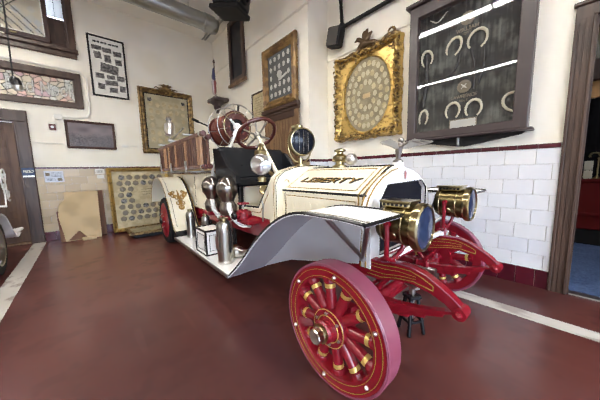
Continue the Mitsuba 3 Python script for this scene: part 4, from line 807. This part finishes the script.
# rear wheels and fenders
RF = spline([(-3.68, .445), (-3.80, .50), (-3.88, .58), (-4.0, .78), (-4.13, .98), (-4.34, 1.19), (-4.55, 1.34), (-4.80, 1.42), (-5.10, 1.42), (-5.35, 1.32), (-5.55, 1.12), (-5.66, .85)], 5)
for s in (-1, 1):
    zc, xc, R, yo = .50, -4.80, .50, s * 1.0
    def rg(prof, n=56): return lathe(prof, (xc, yo, zc), (0, s, 0), n)
    k = part('rear_wheel', rg([(0, -.28), (.385, -.28), (.385, -.01), (.36, .0), (.30, -.01), (.18, .02), (.12, .05), (0, .05)]), 'm_red', 25)
    part('tire', rg([(.38, -.30), (.46, -.30), (.495, -.27), (.50, -.24), (.50, -.17), (.485, -.15), (.50, -.13), (.50, -.06), (.495, -.03), (.46, .0), (.38, .0), (.38, -.30)]), 'm_rubber', 30, parent=k)
    part('hub', rg([(.07, .05), (.06, .07), (.04, .09), (0, .10)], 24), 'm_black', parent=k); part('rim_ring', tube([(xc + .30 * math.cos(a), yo + s * -.008, zc + .30 * math.sin(a)) for a in np.linspace(0, 2 * np.pi, 48, endpoint=False)], .006, 5, True), 'm_red', parent=k)
    for i in range(8):
        a = i * np.pi / 4; part('bolt', lathe([(.014, 0), (.014, .015), (0, .02)], (xc + .15 * math.cos(a), yo + s * .03, zc + .15 * math.sin(a)), (0, s, 0), 8), 'm_nickel', parent=k)
    y0, y1 = (-1.06, -.60) if s < 0 else (.60, 1.06)
    k = part('rear_fender', sheet(RF, y0, y1, .014), 'm_cream', 30)
    for yy in (y0 + .004, y1 - .004): part('gold_edge', tube([(x, yy, z) for x, z in RF], .007, 6), 'm_gold_leaf', parent=k)
    yy = y1 - .02 if s < 0 else y0 + .02; part('black_band', sheet(RF, yy - .022, yy + .022, .004, .003), 'm_black', 30, parent=k)
    if s < 0: part('inner_valance', prism(Polygon([(x, z - .004) for x, z in RF[3:]] + [(-5.5, .62), (-4.2, .62)]), y1 - .012, y1 - .002, u=(1, 0, 0), v=(0, 0, 1), n=(0, 1, 0)), 'm_black_matte', False, parent=k)
    part('line_inside', tube([(x + .004, y0 + .07, z + .002) for x, z in RF[6:34]], .004, 5), 'm_photo_grey', parent=k)
    # gold leaf scrollwork on the fender's front face
    L = np.r_[0, np.cumsum(np.linalg.norm(np.diff(RF, axis=0), axis=1))]
    def onf(y, q): return np.array([np.interp(q, L, RF[:, 0]) + .006, y, np.interp(q, L, RF[:, 1]) + .004])
    yc, sc = (y0 + y1) / 2, []
    for m in (-1, 1):
        for cy, cq, r0, ph, tr in ((.055, .78, .045, 0, 1.3), (.12, .84, .04, 1, 1.2), (.05, .66, .04, 2, 1.1), (.02, .56, .03, 4, 1.), (.15, .90, .03, 2.5, .9), (.08, .92, .035, 5, 1.)):
            a = np.linspace(0, tr * 2 * np.pi, 18)
            sc.append(tube([onf(yc + m * (cy + r0 * (1 - .75 * t / a[-1]) * math.cos(t + ph)), cq + r0 * 1.5 * (1 - .75 * t / a[-1]) * math.sin(t + ph)) for t in a], np.linspace(.018, .008, 18), 6))
    sc.append(tube([onf(yc, q) for q in np.linspace(.50, .98, 12)], np.r_[np.linspace(.006, .02, 6), np.linspace(.02, .008, 6)], 6))
    part('gold_scroll', cat_(sc), 'm_gold_leaf', parent=k)
    part('flare', cat_([cbox([-3.74, y0, .36], [-3.66, y1, .455], .006)]), 'm_black', False, parent=k)
part('rear_axle', cyl((-4.80, -.72, .50), (-4.80, .72, .50), .06, n=14), 'm_red')

# hose body, sills, seat
part('hose_body', cat_([cbox([-5.6, -.56, .81], [-2.95, .56, 1.50], .02)]), 'm_cream', False)
bd = f'{FT}__hose_body'
part('top_rail', cat_([cbox([-5.62, s * .56 - .02, 1.50], [-2.93, s * .56 + .02, 1.54], .008) for s in (-1, 1)]), 'm_wood_ladder', False, parent=bd)
for x in (-3.35, -4.0, -4.8): part('black_line', cbox([x, -.563, .86], [x + .012, -.558, 1.46], .001), 'm_black', False, parent=bd)
part('corner_post', cat_([cyl((-2.97, -.58, .81), (-2.97, -.58, 1.56), .035, n=12)]), 'm_white_paint', parent=bd)
part('sill', cat_([cbox([-2.95, -.56, .80], [-1.30, -.46, .92], .01), cbox([-2.95, .46, .80], [-1.30, .56, .92], .01)]), 'm_red', False)
part('floor_board', cbox([-2.94, -.455, .805], [-1.305, .455, .83], .005), 'm_black_matte', False)
part('dash', cbox([-1.33, -.55, .83], [-1.302, .55, 1.42], .006), 'm_cream', False)
for s in (-1, 1):
    P = [(-2.14, .925), (-1.31, .925), (-1.31, 1.40), (-1.36, 1.40), (-1.64, 1.04), (-2.10, 1.02)]
    k = part('side_plate', prism(Polygon(P), s * .53 - .012, s * .53 + .012, u=(1, 0, 0), v=(0, 0, 1), n=(0, 1, 0)), 'm_cream', False)
    part('black_edge', tube([(-2.12, s * .53, 1.025), (-1.64, s * .53, 1.045), (-1.35, s * .53, 1.41)], .016, 6), 'm_black', parent=k); part('gold_line', tube([(-2.10, s * .545, .97), (-1.60, s * .545, .98), (-1.36, s * .545, 1.28)], .005, 5), 'm_gold_leaf', parent=k)
st = part('seat', cat_([cbox([-2.62, -.60, 1.30], [-2.06, .60, 1.42], .05)]), 'm_leather', 40)
part('seat_back', xf(cbox([-.09, -.62, 0], [.09, .62, .52], .08), trimesh.transformations.translation_matrix([-2.62, 0, 1.38]) @ trimesh.transformations.rotation_matrix(-.14, [0, 1, 0])), 'm_leather', 40, parent=st)
for s in (-1, 1): part('seat_arm', prism(Polygon([(-2.66, 1.40), (-2.20, 1.34), (-2.04, 1.36), (-2.06, 1.46), (-2.30, 1.58), (-2.52, 1.80), (-2.74, 1.86)]).buffer(.02), s * .61 - .035, s * .61 + .035, u=(1, 0, 0), v=(0, 0, 1), n=(0, 1, 0)), 'm_leather', 30, parent=st)
part('tuft_button', cat_([lathe([(.018, 0), (0, .012)], (-2.49 - .0, -.5 + .2 * i, 1.62), (1, 0, .1), 8) for i in range(6)]), 'm_black', parent=st, kind='stuff')
part('seat_box', cbox([-2.60, -.44, .832], [-2.20, .44, 1.30], .01), 'm_cream', False, parent=st)
part('seat_leg', cat_([cbox([-2.16, -.56, .92], [-2.09, -.50, 1.40], .01), cyl((-2.62, -.58, .92), (-2.60, -.60, 1.30), .022, n=10)]), 'm_black', parent=st)
# steering wheel and column
c0, c1 = np.array([-1.80, -.42, 2.00]), np.array([-1.36, -.42, 1.46]); d = (c0 - c1) / np.linalg.norm(c0 - c1); _, a_, b_ = basis(d)
sw = part('steering_wheel', tube([c0 + .255 * (a_ * math.cos(t) + b_ * math.sin(t)) for t in np.linspace(0, 2 * np.pi, 56, endpoint=False)], .024, 12, True), 'm_rim_wood')
for i in range(4):
    t = i * np.pi / 2 + .25; part('spoke', tube([c0 - d * .03 + .03 * (a_ * math.cos(t) + b_ * math.sin(t)), c0 + .245 * (a_ * math.cos(t) + b_ * math.sin(t))], .012, 8), 'm_nickel', parent=sw)
part('hub', lathe([(.045, -.05), (.05, -.02), (.035, .02), (0, .03)], c0, d, 16), 'm_nickel', parent=sw); part('column', cyl(c1 - d * .25, c0 - d * .04, .026, n=14), 'm_cream', parent=sw); part('lever', cat_([cyl(c0 - d * .01, c0 + a_ * .12 + d * .09, .008, n=6), cyl(c0 - d * .01, c0 - b_ * .1 + d * .20, .009, n=6)]), 'm_nickel', parent=sw)
# hose reel behind the seat
RC = np.array([-2.80, -.19, 2.26])
def ring(r, x, w, n=56, sides=7): return tube([RC + [x, r * math.cos(t), r * math.sin(t)] for t in np.linspace(0, 2 * np.pi, n, endpoint=False)], w, sides, True)
rl = part('hose_reel', lathe([(.12, -.55), (.20, -.55), (.205, -.04), (.12, -.04)], RC, (1, 0, 0), 40), 'm_hose', label='drum wound with brown hose')
for i in range(8): part('hose_coil', ring(.212, -.07 - .062 * i, .034, 40, 8), 'm_hose', parent=rl)
for x in (0, -.60):
    part('flange', lathe([(.13, -.015), (.255, -.015), (.265, 0), (.255, .015), (.13, .015), (.13, -.015)], RC + [x, 0, 0], (1, 0, 0), 44), 'm_rim_wood', parent=rl)
part('brass_ring', ring(.235, .016, .007), 'm_brass', parent=rl)
for x, r in ((.05, .355), (-.30, .37)):
    part('wire_ring', ring(r, x, .007), 'm_steel', parent=rl)
    for i in range(8):
        t = i * np.pi / 4 + .2; part('wire_spoke', cyl(RC + [x, .20 * math.cos(t), .20 * math.sin(t)], RC + [x, r * math.cos(t), r * math.sin(t)], .006, n=6), 'm_nickel', parent=rl)
part('inner_disc', lathe([(0, -.02), (.14, -.02), (.14, -.01), (0, -.01)], RC, (1, 0, 0), 28), 'm_black', parent=rl)
part('hub_star', cat_([lathe([(.07, 0), (.065, .03), (.04, .05), (0, .055)], RC + [.0, 0, 0], (1, 0, 0), 20)] + [hull([(RC + [.01, .05 * math.cos(t), .05 * math.sin(t)], .026), (RC + [.01, .15 * math.cos(t), .15 * math.sin(t)], .022)], 1) for t in (2.4, 4.2, .2)]), 'm_white_paint', parent=rl)
part('stand', cat_([cyl(RC + [.06, 0, 0], RC + [.06, -.20, -.40], .022, n=10), cyl(RC + [.06, -.20, -.40], (-2.80, -.50, 1.52), .020, n=10), cyl(RC + [-.66, 0, 0], (-3.46, -.40, 1.52), .022, n=10), cyl(RC + [.08, 0, 0], RC + [-.68, 0, 0], .03, n=12), cyl(RC + [-.66, 0, 0], (-3.46, .30, 1.52), .022, n=10)]), 'm_white_paint', parent=rl)
part('crank_handle', cat_([cyl(RC + [-.62, 0, 0], RC + [-.68, -.42, .16], .012, n=8), cyl(RC + [-.68, -.50, .19], RC + [-.68, -.40, .155], .024, n=10), cyl(RC + [.03, .02, .26], RC + [.03, .03, .36], .018, n=8)]), 'm_black', parent=rl)
# chrome air chambers
for x in (-2.77, -2.19):
    k = part('air_chamber', lathe([(.09, 0), (.115, .05), (.118, .13), (.085, .20), (.095, .24), (.140, .32), (.15, .39), (.135, .46), (.09, .52), (.03, .55), (0, .553)], (x, -.70, .90), n=32), 'm_nickel_dark')
    part('bracket', tube(spline([(x + .12, -.74, 1.08), (x + .18, -.76, 1.0), (x + .24, -.74, .90), (x + .30, -.66, .80), (x + .32, -.54, .78)], 5), .034, 10), 'm_white_paint', parent=k); part('foot', cat_([cbox([x - .10, -.80, .84], [x + .10, -.50, .90], .015)]), 'm_red', False, parent=k)
pump = part('pump', cat_([lathe([(.06, 0), (.085, .02), (.085, .12), (.05, .15)], (-1.86, -.64, .86), (0, 0, 1), 20), cyl((-1.86, -.50, .94), (-1.86, -.76, .94), .045, n=16), cbox([-2.0, -.72, .84], [-1.6, -.54, .90], .02)]), 'm_red')
part('cap', lathe([(.05, 0), (.055, .02), (.04, .04), (0, .045)], (-1.86, -.76, .94), (0, -1, 0), 16), 'm_black', parent=pump); part('valve_wheel', tube([(-1.86 + .07 * math.cos(t), -.64 + .07 * math.sin(t), 1.09) for t in np.linspace(0, 2 * np.pi, 20, endpoint=False)], .010, 6, True), 'm_red', parent=pump); part('valve_stem', cyl((-1.86, -.64, 1.0), (-1.86, -.64, 1.10), .012, n=8), 'm_nickel', parent=pump)
part('lever', tube([(-1.45, -.60, .90), (-1.40, -.62, 1.1), (-1.42, -.62, 1.16)], .010, 8), 'm_steel')
# brass horn in the footwell
hn = part('bulb_horn', lathe([(.02, 0), (.025, .06), (.04, .10), (.060, .12), (.064, .125), (.05, .12)], (-1.78, -.32, 1.22), (.55, -.65, .3), 22), 'm_brass'); part('bulb', trimesh.creation.icosphere(2, .065).apply_translation([-1.76, -.30, 1.12]), 'm_black', True, parent=hn); part('bracket', cyl((-1.84, -.27, 1.17), (-1.31, -.27, 1.10), .018, n=8), 'm_black', parent=hn)

# lamps
def headlamp(yc, zc):
    ax = np.array([1, 0, 0])
    k = part('headlamp', lathe([(.06, -.02), (.115, .0), (.13, .02), (.136, .06), (.132, .10), (.136, .14), (.138, .24), (.14, .25)], (.11, yc, zc), ax, 40), 'm_brass_dark')
    part('rim', lathe([(.135, .0), (.158, .005), (.163, .025), (.158, .05), (.142, .058), (.138, .04), (.135, 0)], (.355, yc, zc), ax, 44), 'm_brass', parent=k)
    part('lens', lathe([(0, 0), (.142, 0), (.142, .008), (.10, .018), (0, .024)], (.392, yc, zc), ax, 40), 'm_lens', parent=k)
    part('vent', cat_([cbox([.13, yc - .075, zc + .125], [.33, yc + .075, zc + .16], .012)] + [cbox([.12, yc - .085, zc + .158], [.34, yc + .085, zc + .172], .008)]), 'm_brass', False, parent=k)
    for i in range(6): part('vent_hole', cat_([cbox([.145 + .03 * i, yc + q * .076 - .003, zc + .135], [.163 + .03 * i, yc + q * .076 + .003, zc + .152], .001) for q in (-1, 1)]), 'm_black', False, parent=k)
    for x in (.16, .30): part('band', tube([(x, yc + .138 * math.cos(t), zc + .138 * math.sin(t)) for t in np.linspace(0, 2 * np.pi, 36, endpoint=False)], .006, 6, True), 'm_brass', parent=k)
    part('medallion', lathe([(.03, 0), (.025, .006), (0, .008)], (.24, yc - .12, zc - .06), (0, -.9, -.44), 14), 'm_brass', parent=k)
    part('fork', cat_([tube(spline([(.22, yc - .155, zc + .02), (.22, yc - .15, zc - .10), (.20, yc - .11, zc - .22), (.18, yc, zc - .27), (.20, yc + .11, zc - .22), (.22, yc + .15, zc - .10), (.22, yc + .155, zc + .02)], 5), .016, 9), cyl((.18, yc, zc - .27), (.18, yc * .96, .80), .022, n=10), cyl((.22, yc - .165, zc + .02), (.22, yc - .13, zc + .02), .02, n=10), cyl((.22, yc + .13, zc + .02), (.22, yc + .165, zc + .02), .02, n=10)]), 'm_red', parent=k)
headlamp(-.53, 1.115); headlamp(.53, 1.155)
def spot(c, d, r, name, glass, body='m_brass'):
    c, d = np.array(c, float), np.array(d, float) / np.linalg.norm(d)
    k = part(name, lathe([(.03, -1.45 * r), (.5 * r, -1.4 * r), (.84 * r, -.95 * r), (.95 * r, -.3 * r), (r, 0)], c, d, 36), body)
    part('rim', lathe([(.95 * r, -.08), (1.06 * r, -.07), (1.09 * r, -.02), (1.04 * r, .01), (.96 * r, .012), (.95 * r, -.08)], c, d, 40), body, parent=k); part('lens', lathe([(0, -.01), (.97 * r, -.01), (.97 * r, 0), (.7 * r, .014), (0, .022)], c, d, 36), glass, parent=k)
    return k, c, d
k, c, d = spot((-1.16, -.18, 1.85), (.97, -.24, -.03), .158, 'searchlight', 'm_lens_dark')
w = np.cross(d, [0, 0, 1]); w /= np.linalg.norm(w)
part('yoke', cat_([tube(spline([c - d * .07 + w * .16, c - d * .07 + w * .15 - [0, 0, .12], c - d * .07 + w * .08 - [0, 0, .225], c - d * .07 - [0, 0, .235], c - d * .07 - w * .08 - [0, 0, .225], c - d * .07 - w * .15 - [0, 0, .12], c - d * .07 - w * .16], 5), .010, 8), lathe([(.07, 0), (.07, .02), (.03, .03), (.025, .10)], (c - d * .07) * [1, 1, 0] + [0, 0, 1.56], n=16)]), 'm_brass', parent=k)
part('lamp_top', cat_([cyl(c - d * .1 + [0, 0, .13], c - d * .1 + [0, 0, .20], .05, n=14), cbox(c - d * .14 + [-.06, -.05, .17], c - d * .14 + [.06, .05, .21], .01), cyl(c - d * .18, c - d * .26, .05, n=12)]), 'm_brass', parent=k)
for i in (-1, 0, 1): part('lens_bar', cyl(c + d * .024 + w * .06 * i + [0, 0, .13 - abs(i) * .02], c + d * .024 + w * .06 * i - [0, 0, .13 - abs(i) * .02], .003, n=5), 'm_nickel', parent=k)
k, c, d = spot((-1.35, -.66, 1.585), (.80, -.6, .0), .112, 'side_lamp', 'm_chrome', 'm_nickel')
part('mount', cat_([cyl(c - d * .10, c * [1, 0, 1] + [0, -.50, -.12], .025, n=10), cbox(c - d * .1 + [-.06, -.06, .10], c - d * .1 + [.05, .05, .17], .012), lathe([(.05, 0), (.03, .04), (.04, .06), (0, .08)], c - d * .1 + [0, 0, .17], n=14), lathe([(.05, 0), (.05, .05), (.02, .07)], c - d * .08 - [0, 0, .20], n=14)]), 'm_brass', parent=k)
# rear lantern on its post
k = part('lantern', lathe([(.07, 0), (.10, .03), (.11, .14), (.10, .25), (.06, .29), (.05, .33), (.07, .35), (.03, .40), (0, .41)], (-4.9, -.72, 2.33), n=20), 'm_chrome'); part('post', cat_([cyl((-4.9, -.72, 1.54), (-4.9, -.72, 2.33), .025, n=10), lathe([(.04, 0), (.06, .03), (.03, .08)], (-4.9, -.72, 2.20), n=12), cyl((-4.9, -.72, 1.56), (-4.9, -.54, 1.52), .025, n=8)]), 'm_nickel', parent=k); part('cross_rod', cyl((-4.9, -.72, 2.22), (-3.9, -.72, 2.36), .014, n=8), 'm_nickel', parent=k)

# ladders on the near side, carried on hooks
rl_ = random.Random(11)
def ladder(y, x0, x1, z0, z1, n, lab, off=0):
    k = thing('ladder', lab, 'ladder')
    for z in (z0, z1):
        add(k, 'rail', xf(cbox([x0, y - .022, z - .03], [x1, y + .022, z + .03], .012), TK), 'm_wood_ladder', False)
    xs = np.linspace(x0 + .18, x1 - .12, n) + off
    for x in xs: add(k, 'rung', xf(cyl((x, y, z0 + .025), (x, y, z1 - .025), .022, n=10), TK), rl_.choice(['m_wood_ladder', 'm_rung_light', 'm_rung_dark', 'm_rung_dark']))
    for z in (z0, z1):
        add(k, 'end_cap', xf(cat_([cyl((x1 - .06, y, z), (x1 + .02, y, z), .036, n=16)]), TK), 'm_rim_wood'); add(k, 'ferrule', xf(cyl((x1 - .10, y, z), (x1 - .06, y, z), .038, n=16), TK), 'm_nickel')
ladder(-.93, -5.10, -2.34, 1.59, 2.04, 22, 'varnished wooden ladder on edge, outer one on the side of the fire engine')
ladder(-.80, -5.15, -2.50, 1.60, 2.02, 20, 'varnished wooden ladder on edge, inner one on the side of the fire engine', .07)
for x in (-4.75, -3.95, -3.05):
    part('ladder_hook', cat_([cbox([x, -1.0, 1.515], [x + .05, -.54, 1.54], .005), cbox([x, -1.0, 1.515], [x + .05, -.975, 1.70], .005), cbox([x, -.74, 1.515], [x + .05, -.72, 2.10], .005), cbox([x, -1.0, 2.09], [x + .05, -.72, 2.115], .005)]), 'm_nickel', False)

# things standing on the near running board
k = thing('tool_box', 'white tool box with black edges standing on the running board', 'box')
x0, x1, y0, y1, z0, z1 = -2.66, -2.26, -1.02, -.74, .357, .70
add(k, 'body', xf(cbox([x0, y0, z0], [x1, y1, z1], .012), TK), 'm_white_paint', False)
ed = []
for a, b in ((y0, z0), (y0, z1), (y1, z0), (y1, z1)): ed.append(cbox([x0 - .004, a - .012, b - .012 + (.009 if b == z0 else 0)], [x1 + .004, a + .012, b + .012], .003))
for a, b in ((x0, z0), (x0, z1), (x1, z0), (x1, z1)): ed.append(cbox([a - .012, y0 - .004, b - .012 + (.009 if b == z0 else 0)], [a + .012, y1 + .004, b + .012], .003))
for a, b in ((x0, y0), (x1, y0), (x0, y1), (x1, y1)): ed.append(cbox([a - .012, b - .012, z0], [a + .012, b + .012, z1], .003))
add(k, 'black_edge', xf(cat_(ed), TK), 'm_black', False)
add(k, 'inner_line', xf(cat_([tube([(x0 + .06, y0 - .002, z0 + .06), (x1 - .06, y0 - .002, z0 + .06), (x1 - .06, y0 - .002, z1 - .06), (x0 + .06, y0 - .002, z1 - .06)], .005, 5, True), tube([(x1 + .002, y0 + .05, z0 + .06), (x1 + .002, y1 - .05, z0 + .06), (x1 + .002, y1 - .05, z1 - .06), (x1 + .002, y0 + .05, z1 - .06)], .005, 5, True)]), TK), 'm_black')
def extinguisher(x, y, h, r, lab):
    k = thing('extinguisher', lab, 'fire extinguisher', 'chrome fire extinguishers on the running board')
    add(k, 'tank', xf(lathe([(r * .96, 0), (r, .015), (r, h * .70), (r * 1.04, h * .705), (r * 1.04, h * .725), (r, h * .73), (r, h * .80), (r * .85, h * .87), (r * .45, h * .91)], (x, y, .357), n=28), TK), 'm_nickel')
    add(k, 'neck', xf(lathe([(r * .5, h * .90), (r * .5, h * .94), (r * .6, h * .945), (r * .6, h * .97), (r * .3, h * .98), (0, h)], (x, y, .357), n=20), TK), 'm_brass')
    add(k, 'base_ring', xf(lathe([(r * 1.05, 0), (r * 1.06, .03), (r, .04)], (x, y, .357), n=28), TK), 'm_chrome')
    add(k, 'hose', xf(tube(spline([(x, y, .357 + h * .93), (x + r * .9, y + .02, .357 + h * .90), (x + r * 1.2, y + .03, .357 + h * .6), (x + r * 1.1, y + .02, .357 + h * .25)], 6), .012, 7), TK), 'm_black_matte')
    add(k, 'plate', xf(prism(sbox(-r * .5, 0, r * .5, h * .28), 0, .004, o=(x, y - r - .002, .357 + h * .32), u=(1, 0, 0), v=(0, 0, 1), n=(0, -1, 0)), TK), 'm_chrome', False)
extinguisher(-1.86, -.92, .60, .098, 'large chrome fire extinguisher in front of the white tool box on the running board')
extinguisher(-3.50, -.84, .52, .075, 'small dark chrome extinguisher beside the rear fender on the running board')
extinguisher(-3.02, -.74, .48, .07, 'small chrome extinguisher behind the white tool box on the running board')
k = thing('hose_nozzle', 'polished chrome hose nozzle lying on the running board behind the large extinguisher', 'nozzle')
d = np.array([.93, .36, .0]); d /= np.linalg.norm(d)
add(k, 'barrel', xf(lathe([(.075, 0), (.08, .02), (.08, .06), (.055, .09), (.05, .30), (.036, .42), (.04, .44), (.04, .47)], (-1.94, -.74, .437), d, 24), TK), 'm_chrome'); add(k, 'handle', xf(cat_([tube(spline([np.array([-1.94, -.74, .437]) + d * .12 + [0, .06, .0], np.array([-1.94, -.74, .437]) + d * .18 + [0, .13, .03], np.array([-1.94, -.74, .437]) + d * .26 + [0, .06, 0]], 6), .014, 8)]), TK), 'm_black_matte')
add(k, 'coupling', xf(lathe([(.085, 0), (.09, .01), (.09, .04), (.085, .05)], np.array([-1.94, -.74, .44]) - d * .04, d, 16), TK), 'm_brass')

# jack stand under the front axle
k = thing('jack_stand', 'black jack stand with a white label under the front of the fire engine', 'jack stand')
P = tk((.12, -.03, 0))
B_ = trimesh.transformations.translation_matrix([P[0], P[1], 0]) @ trimesh.transformations.rotation_matrix(-.5, [0, 0, 1])
for sx in (-1, 1):
    for sy in (-1, 1): add(k, 'leg', xf(hull([((sx * .075, sy * .075, .016), .016), ((sx * .035, sy * .035, .34), .016)], 1), B_), 'm_black', 30)
add(k, 'top_plate', xf(cbox([-.06, -.06, .33], [.06, .06, .37], .01), B_), 'm_black', False); add(k, 'column', xf(cat_([cyl((0, 0, .14), (0, 0, .43), .028, n=14), cbox([-.07, -.03, .43], [.07, .03, .455], .008)]), B_), 'm_nickel'); add(k, 'brace', xf(frame_ring(.15, .15, [(0, .12), (0, .14), (.012, .14), (.012, .12)]), B_), 'm_black', False)
add(k, 'label_plate', xf(cat_([cbox([-.055, -.085, .18], [.055, -.075, .26], .003)]), B_), 'm_paper', False)

# ------------------------------------------------------------------ the second antique vehicle at the left edge
CV = thing('antique_car', 'white antique car with a black spoked wheel, only its edge showing at the left', 'car')
xc, yc, R = 2.25, -5.18, .44
def rg2(prof, n=56): return lathe(prof, (xc, yc, R), (0, 1, 0), n)
kw = add(CV, 'wheel', rg2([(.30, -.12), (.40, -.12), (.435, -.10), (.44, -.07), (.44, -.04), (.43, -.01), (.40, .0), (.30, .0), (.30, -.12)]), 'm_rubber')
add(kw, 'rim', rg2([(.275, -.09), (.305, -.09), (.305, .004), (.29, .008), (.275, 0), (.275, -.09)]), 'm_chrome')
for i in range(24):
    a = i * np.pi / 12; add(kw, 'spoke', cyl((xc + .05 * math.cos(a), yc - .02, R + .05 * math.sin(a)), (xc + .28 * math.cos(a + .15), yc - .05, R + .28 * math.sin(a + .15)), .006, n=5), 'm_chrome')
add(kw, 'hub', rg2([(0, -.1), (.06, -.1), (.06, .0), (.035, .03), (0, .035)], 24), 'm_chrome')
fp = spline([(xc + .40, .86), (xc, .95), (xc - .34, .87), (xc - .58, .68), (xc - .78, .50), (xc - .98, .42), (xc - 1.25, .44)], 6)
kf = add(CV, 'fender', sheet(fp, yc - .28, yc + .04, .02), 'm_white_paint'); add(kf, 'rolled_edge', tube([(x, yc + .04, z - .01) for x, z in fp], .014, 8), 'm_white_paint')
add(kf, 'tip', hull([((xc - 1.15, yc - .0, .45), .02), ((xc - 1.36, yc + .05, .50), .03), ((xc - 1.28, yc - .2, .46), .02)], 1), 'm_white_paint')
add(CV, 'body', cbox([.45, -6.85, .48], [3.45, -5.62, 1.20], .16), 'm_white_paint', 40); add(CV, 'underbody', cbox([.6, -6.75, .24], [5.2, -5.70, .47], .03), 'm_black_matte', False)
add(CV, 'hood', hull([((3.5, yy, zz), .12) for yy in (-6.62, -5.85) for zz in (.60, 1.18)] + [((4.85, yy, zz), .10) for yy in (-6.52, -5.95) for zz in (.60, 1.08)], 2), 'm_white_paint', 40)
kg = add(CV, 'radiator', cbox([4.93, -6.58, .50], [5.06, -5.89, 1.20], .05), 'm_chrome', 40); add(kg, 'core', cbox([5.05, -6.50, .58], [5.075, -5.97, 1.12], .01), 'm_core', False)
add(CV, 'soft_top', xf(prism(Polygon(np.vstack([spline([(.45, 1.22), (.50, 1.70), (.75, 1.96), (1.6, 2.02), (2.7, 2.0), (3.1, 1.94)], 5), spline([(3.1, 1.90), (2.7, 1.95), (1.6, 1.97), (.85, 1.90), (.62, 1.66), (.55, 1.22)], 5)])), 0, 1.14, u=(1, 0, 0), v=(0, 0, 1), n=(0, -1, 0)), trimesh.transformations.translation_matrix([0, -5.66, 0])), 'm_black_matte', 30)
kw_ = add(CV, 'windshield', xf(frame_ring(1.10, .72, [(0, 0), (0, .03), (.04, .03), (.04, 0)]), hang((3.28, -6.23, 1.56), BACK)), 'm_chrome', False); add(kw_, 'pane', xf(rect(-.52, .52, -.33, .33, .012, .018), hang((3.28, -6.23, 1.56), BACK)), 'm_glass', False)
add(CV, 'seat', cbox([1.2, -6.7, 1.15], [1.7, -5.8, 1.55], .08), 'm_leather', 40)
for yy in (-6.62, -5.86): add(CV, 'headlamp', lathe([(.04, -.16), (.11, -.10), (.13, 0), (.12, .02), (0, .03)], (5.0, yy, 1.02), (1, 0, 0), 24), 'm_chrome')
def car_wheel(x, y, s_):
    kx = add(CV, 'wheel', lathe([(.30, -.12), (.40, -.12), (.44, -.07), (.44, -.04), (.40, .0), (.30, .0), (.30, -.12)], (x, y, R), (0, s_, 0), 40), 'm_rubber')
    add(kx, 'rim', lathe([(.275, -.09), (.305, -.09), (.305, .004), (.275, 0), (.275, -.09)], (x, y, R), (0, s_, 0), 40), 'm_chrome'); add(kx, 'hub', lathe([(0, -.1), (.06, -.1), (.06, 0), (0, .035)], (x, y, R), (0, s_, 0), 20), 'm_chrome')
    for i in range(16):
        a_ = i * np.pi / 8; add(kx, 'spoke', cyl((x + .05 * math.cos(a_), y - s_ * .04, R + .05 * math.sin(a_)), (x + .28 * math.cos(a_ + .15), y - s_ * .05, R + .28 * math.sin(a_ + .15)), .007, n=5), 'm_chrome')
car_wheel(4.9, -5.35, 1); car_wheel(4.9, -7.1, -1); car_wheel(2.25, -7.22, -1)
ff = spline([(5.42, .62), (5.30, .84), (4.9, .96), (4.5, .86), (4.2, .60), (3.9, .44), (3.4, .42)], 6)
for yy in (-5.66, -7.14): add(CV, 'front_fender', sheet(ff, yy, yy + .34, .02), 'm_white_paint')
for yy in (-5.62, -6.85 - .28): add(CV, 'running_board', cbox([2.6, yy, .40], [3.9, yy + .28, .43], .008), 'm_black_matte', False)
add(CV, 'rear_fender', sheet(fp, -7.26, -6.86, .02), 'm_white_paint')
sc = []
for cx, cz, r0, ph in ((1.25, 1.52, .16, 0), (1.30, 1.32, .14, 2), (1.10, 1.18, .12, 4)):
    a = np.linspace(0, 1.4 * 2 * np.pi, 26); sc.append(tube([(cx + r0 * (1 - .8 * t / a[-1]) * math.cos(t + ph), -5.19, cz + r0 * (1 - .8 * t / a[-1]) * math.sin(t + ph)) for t in a], .010, 7))
sc.append(tube(spline([(1.42, -5.19, .98), (1.36, -5.19, 1.2), (1.48, -5.19, 1.45), (1.40, -5.19, 1.62)], 6), .012, 7)); sc.append(cyl((1.42, -5.19, 1.0), (1.42, -5.64, .98), .02, n=8))
add(CV, 'scroll_bracket', cat_(sc), 'm_white_paint', label='white scrolled iron bracket')
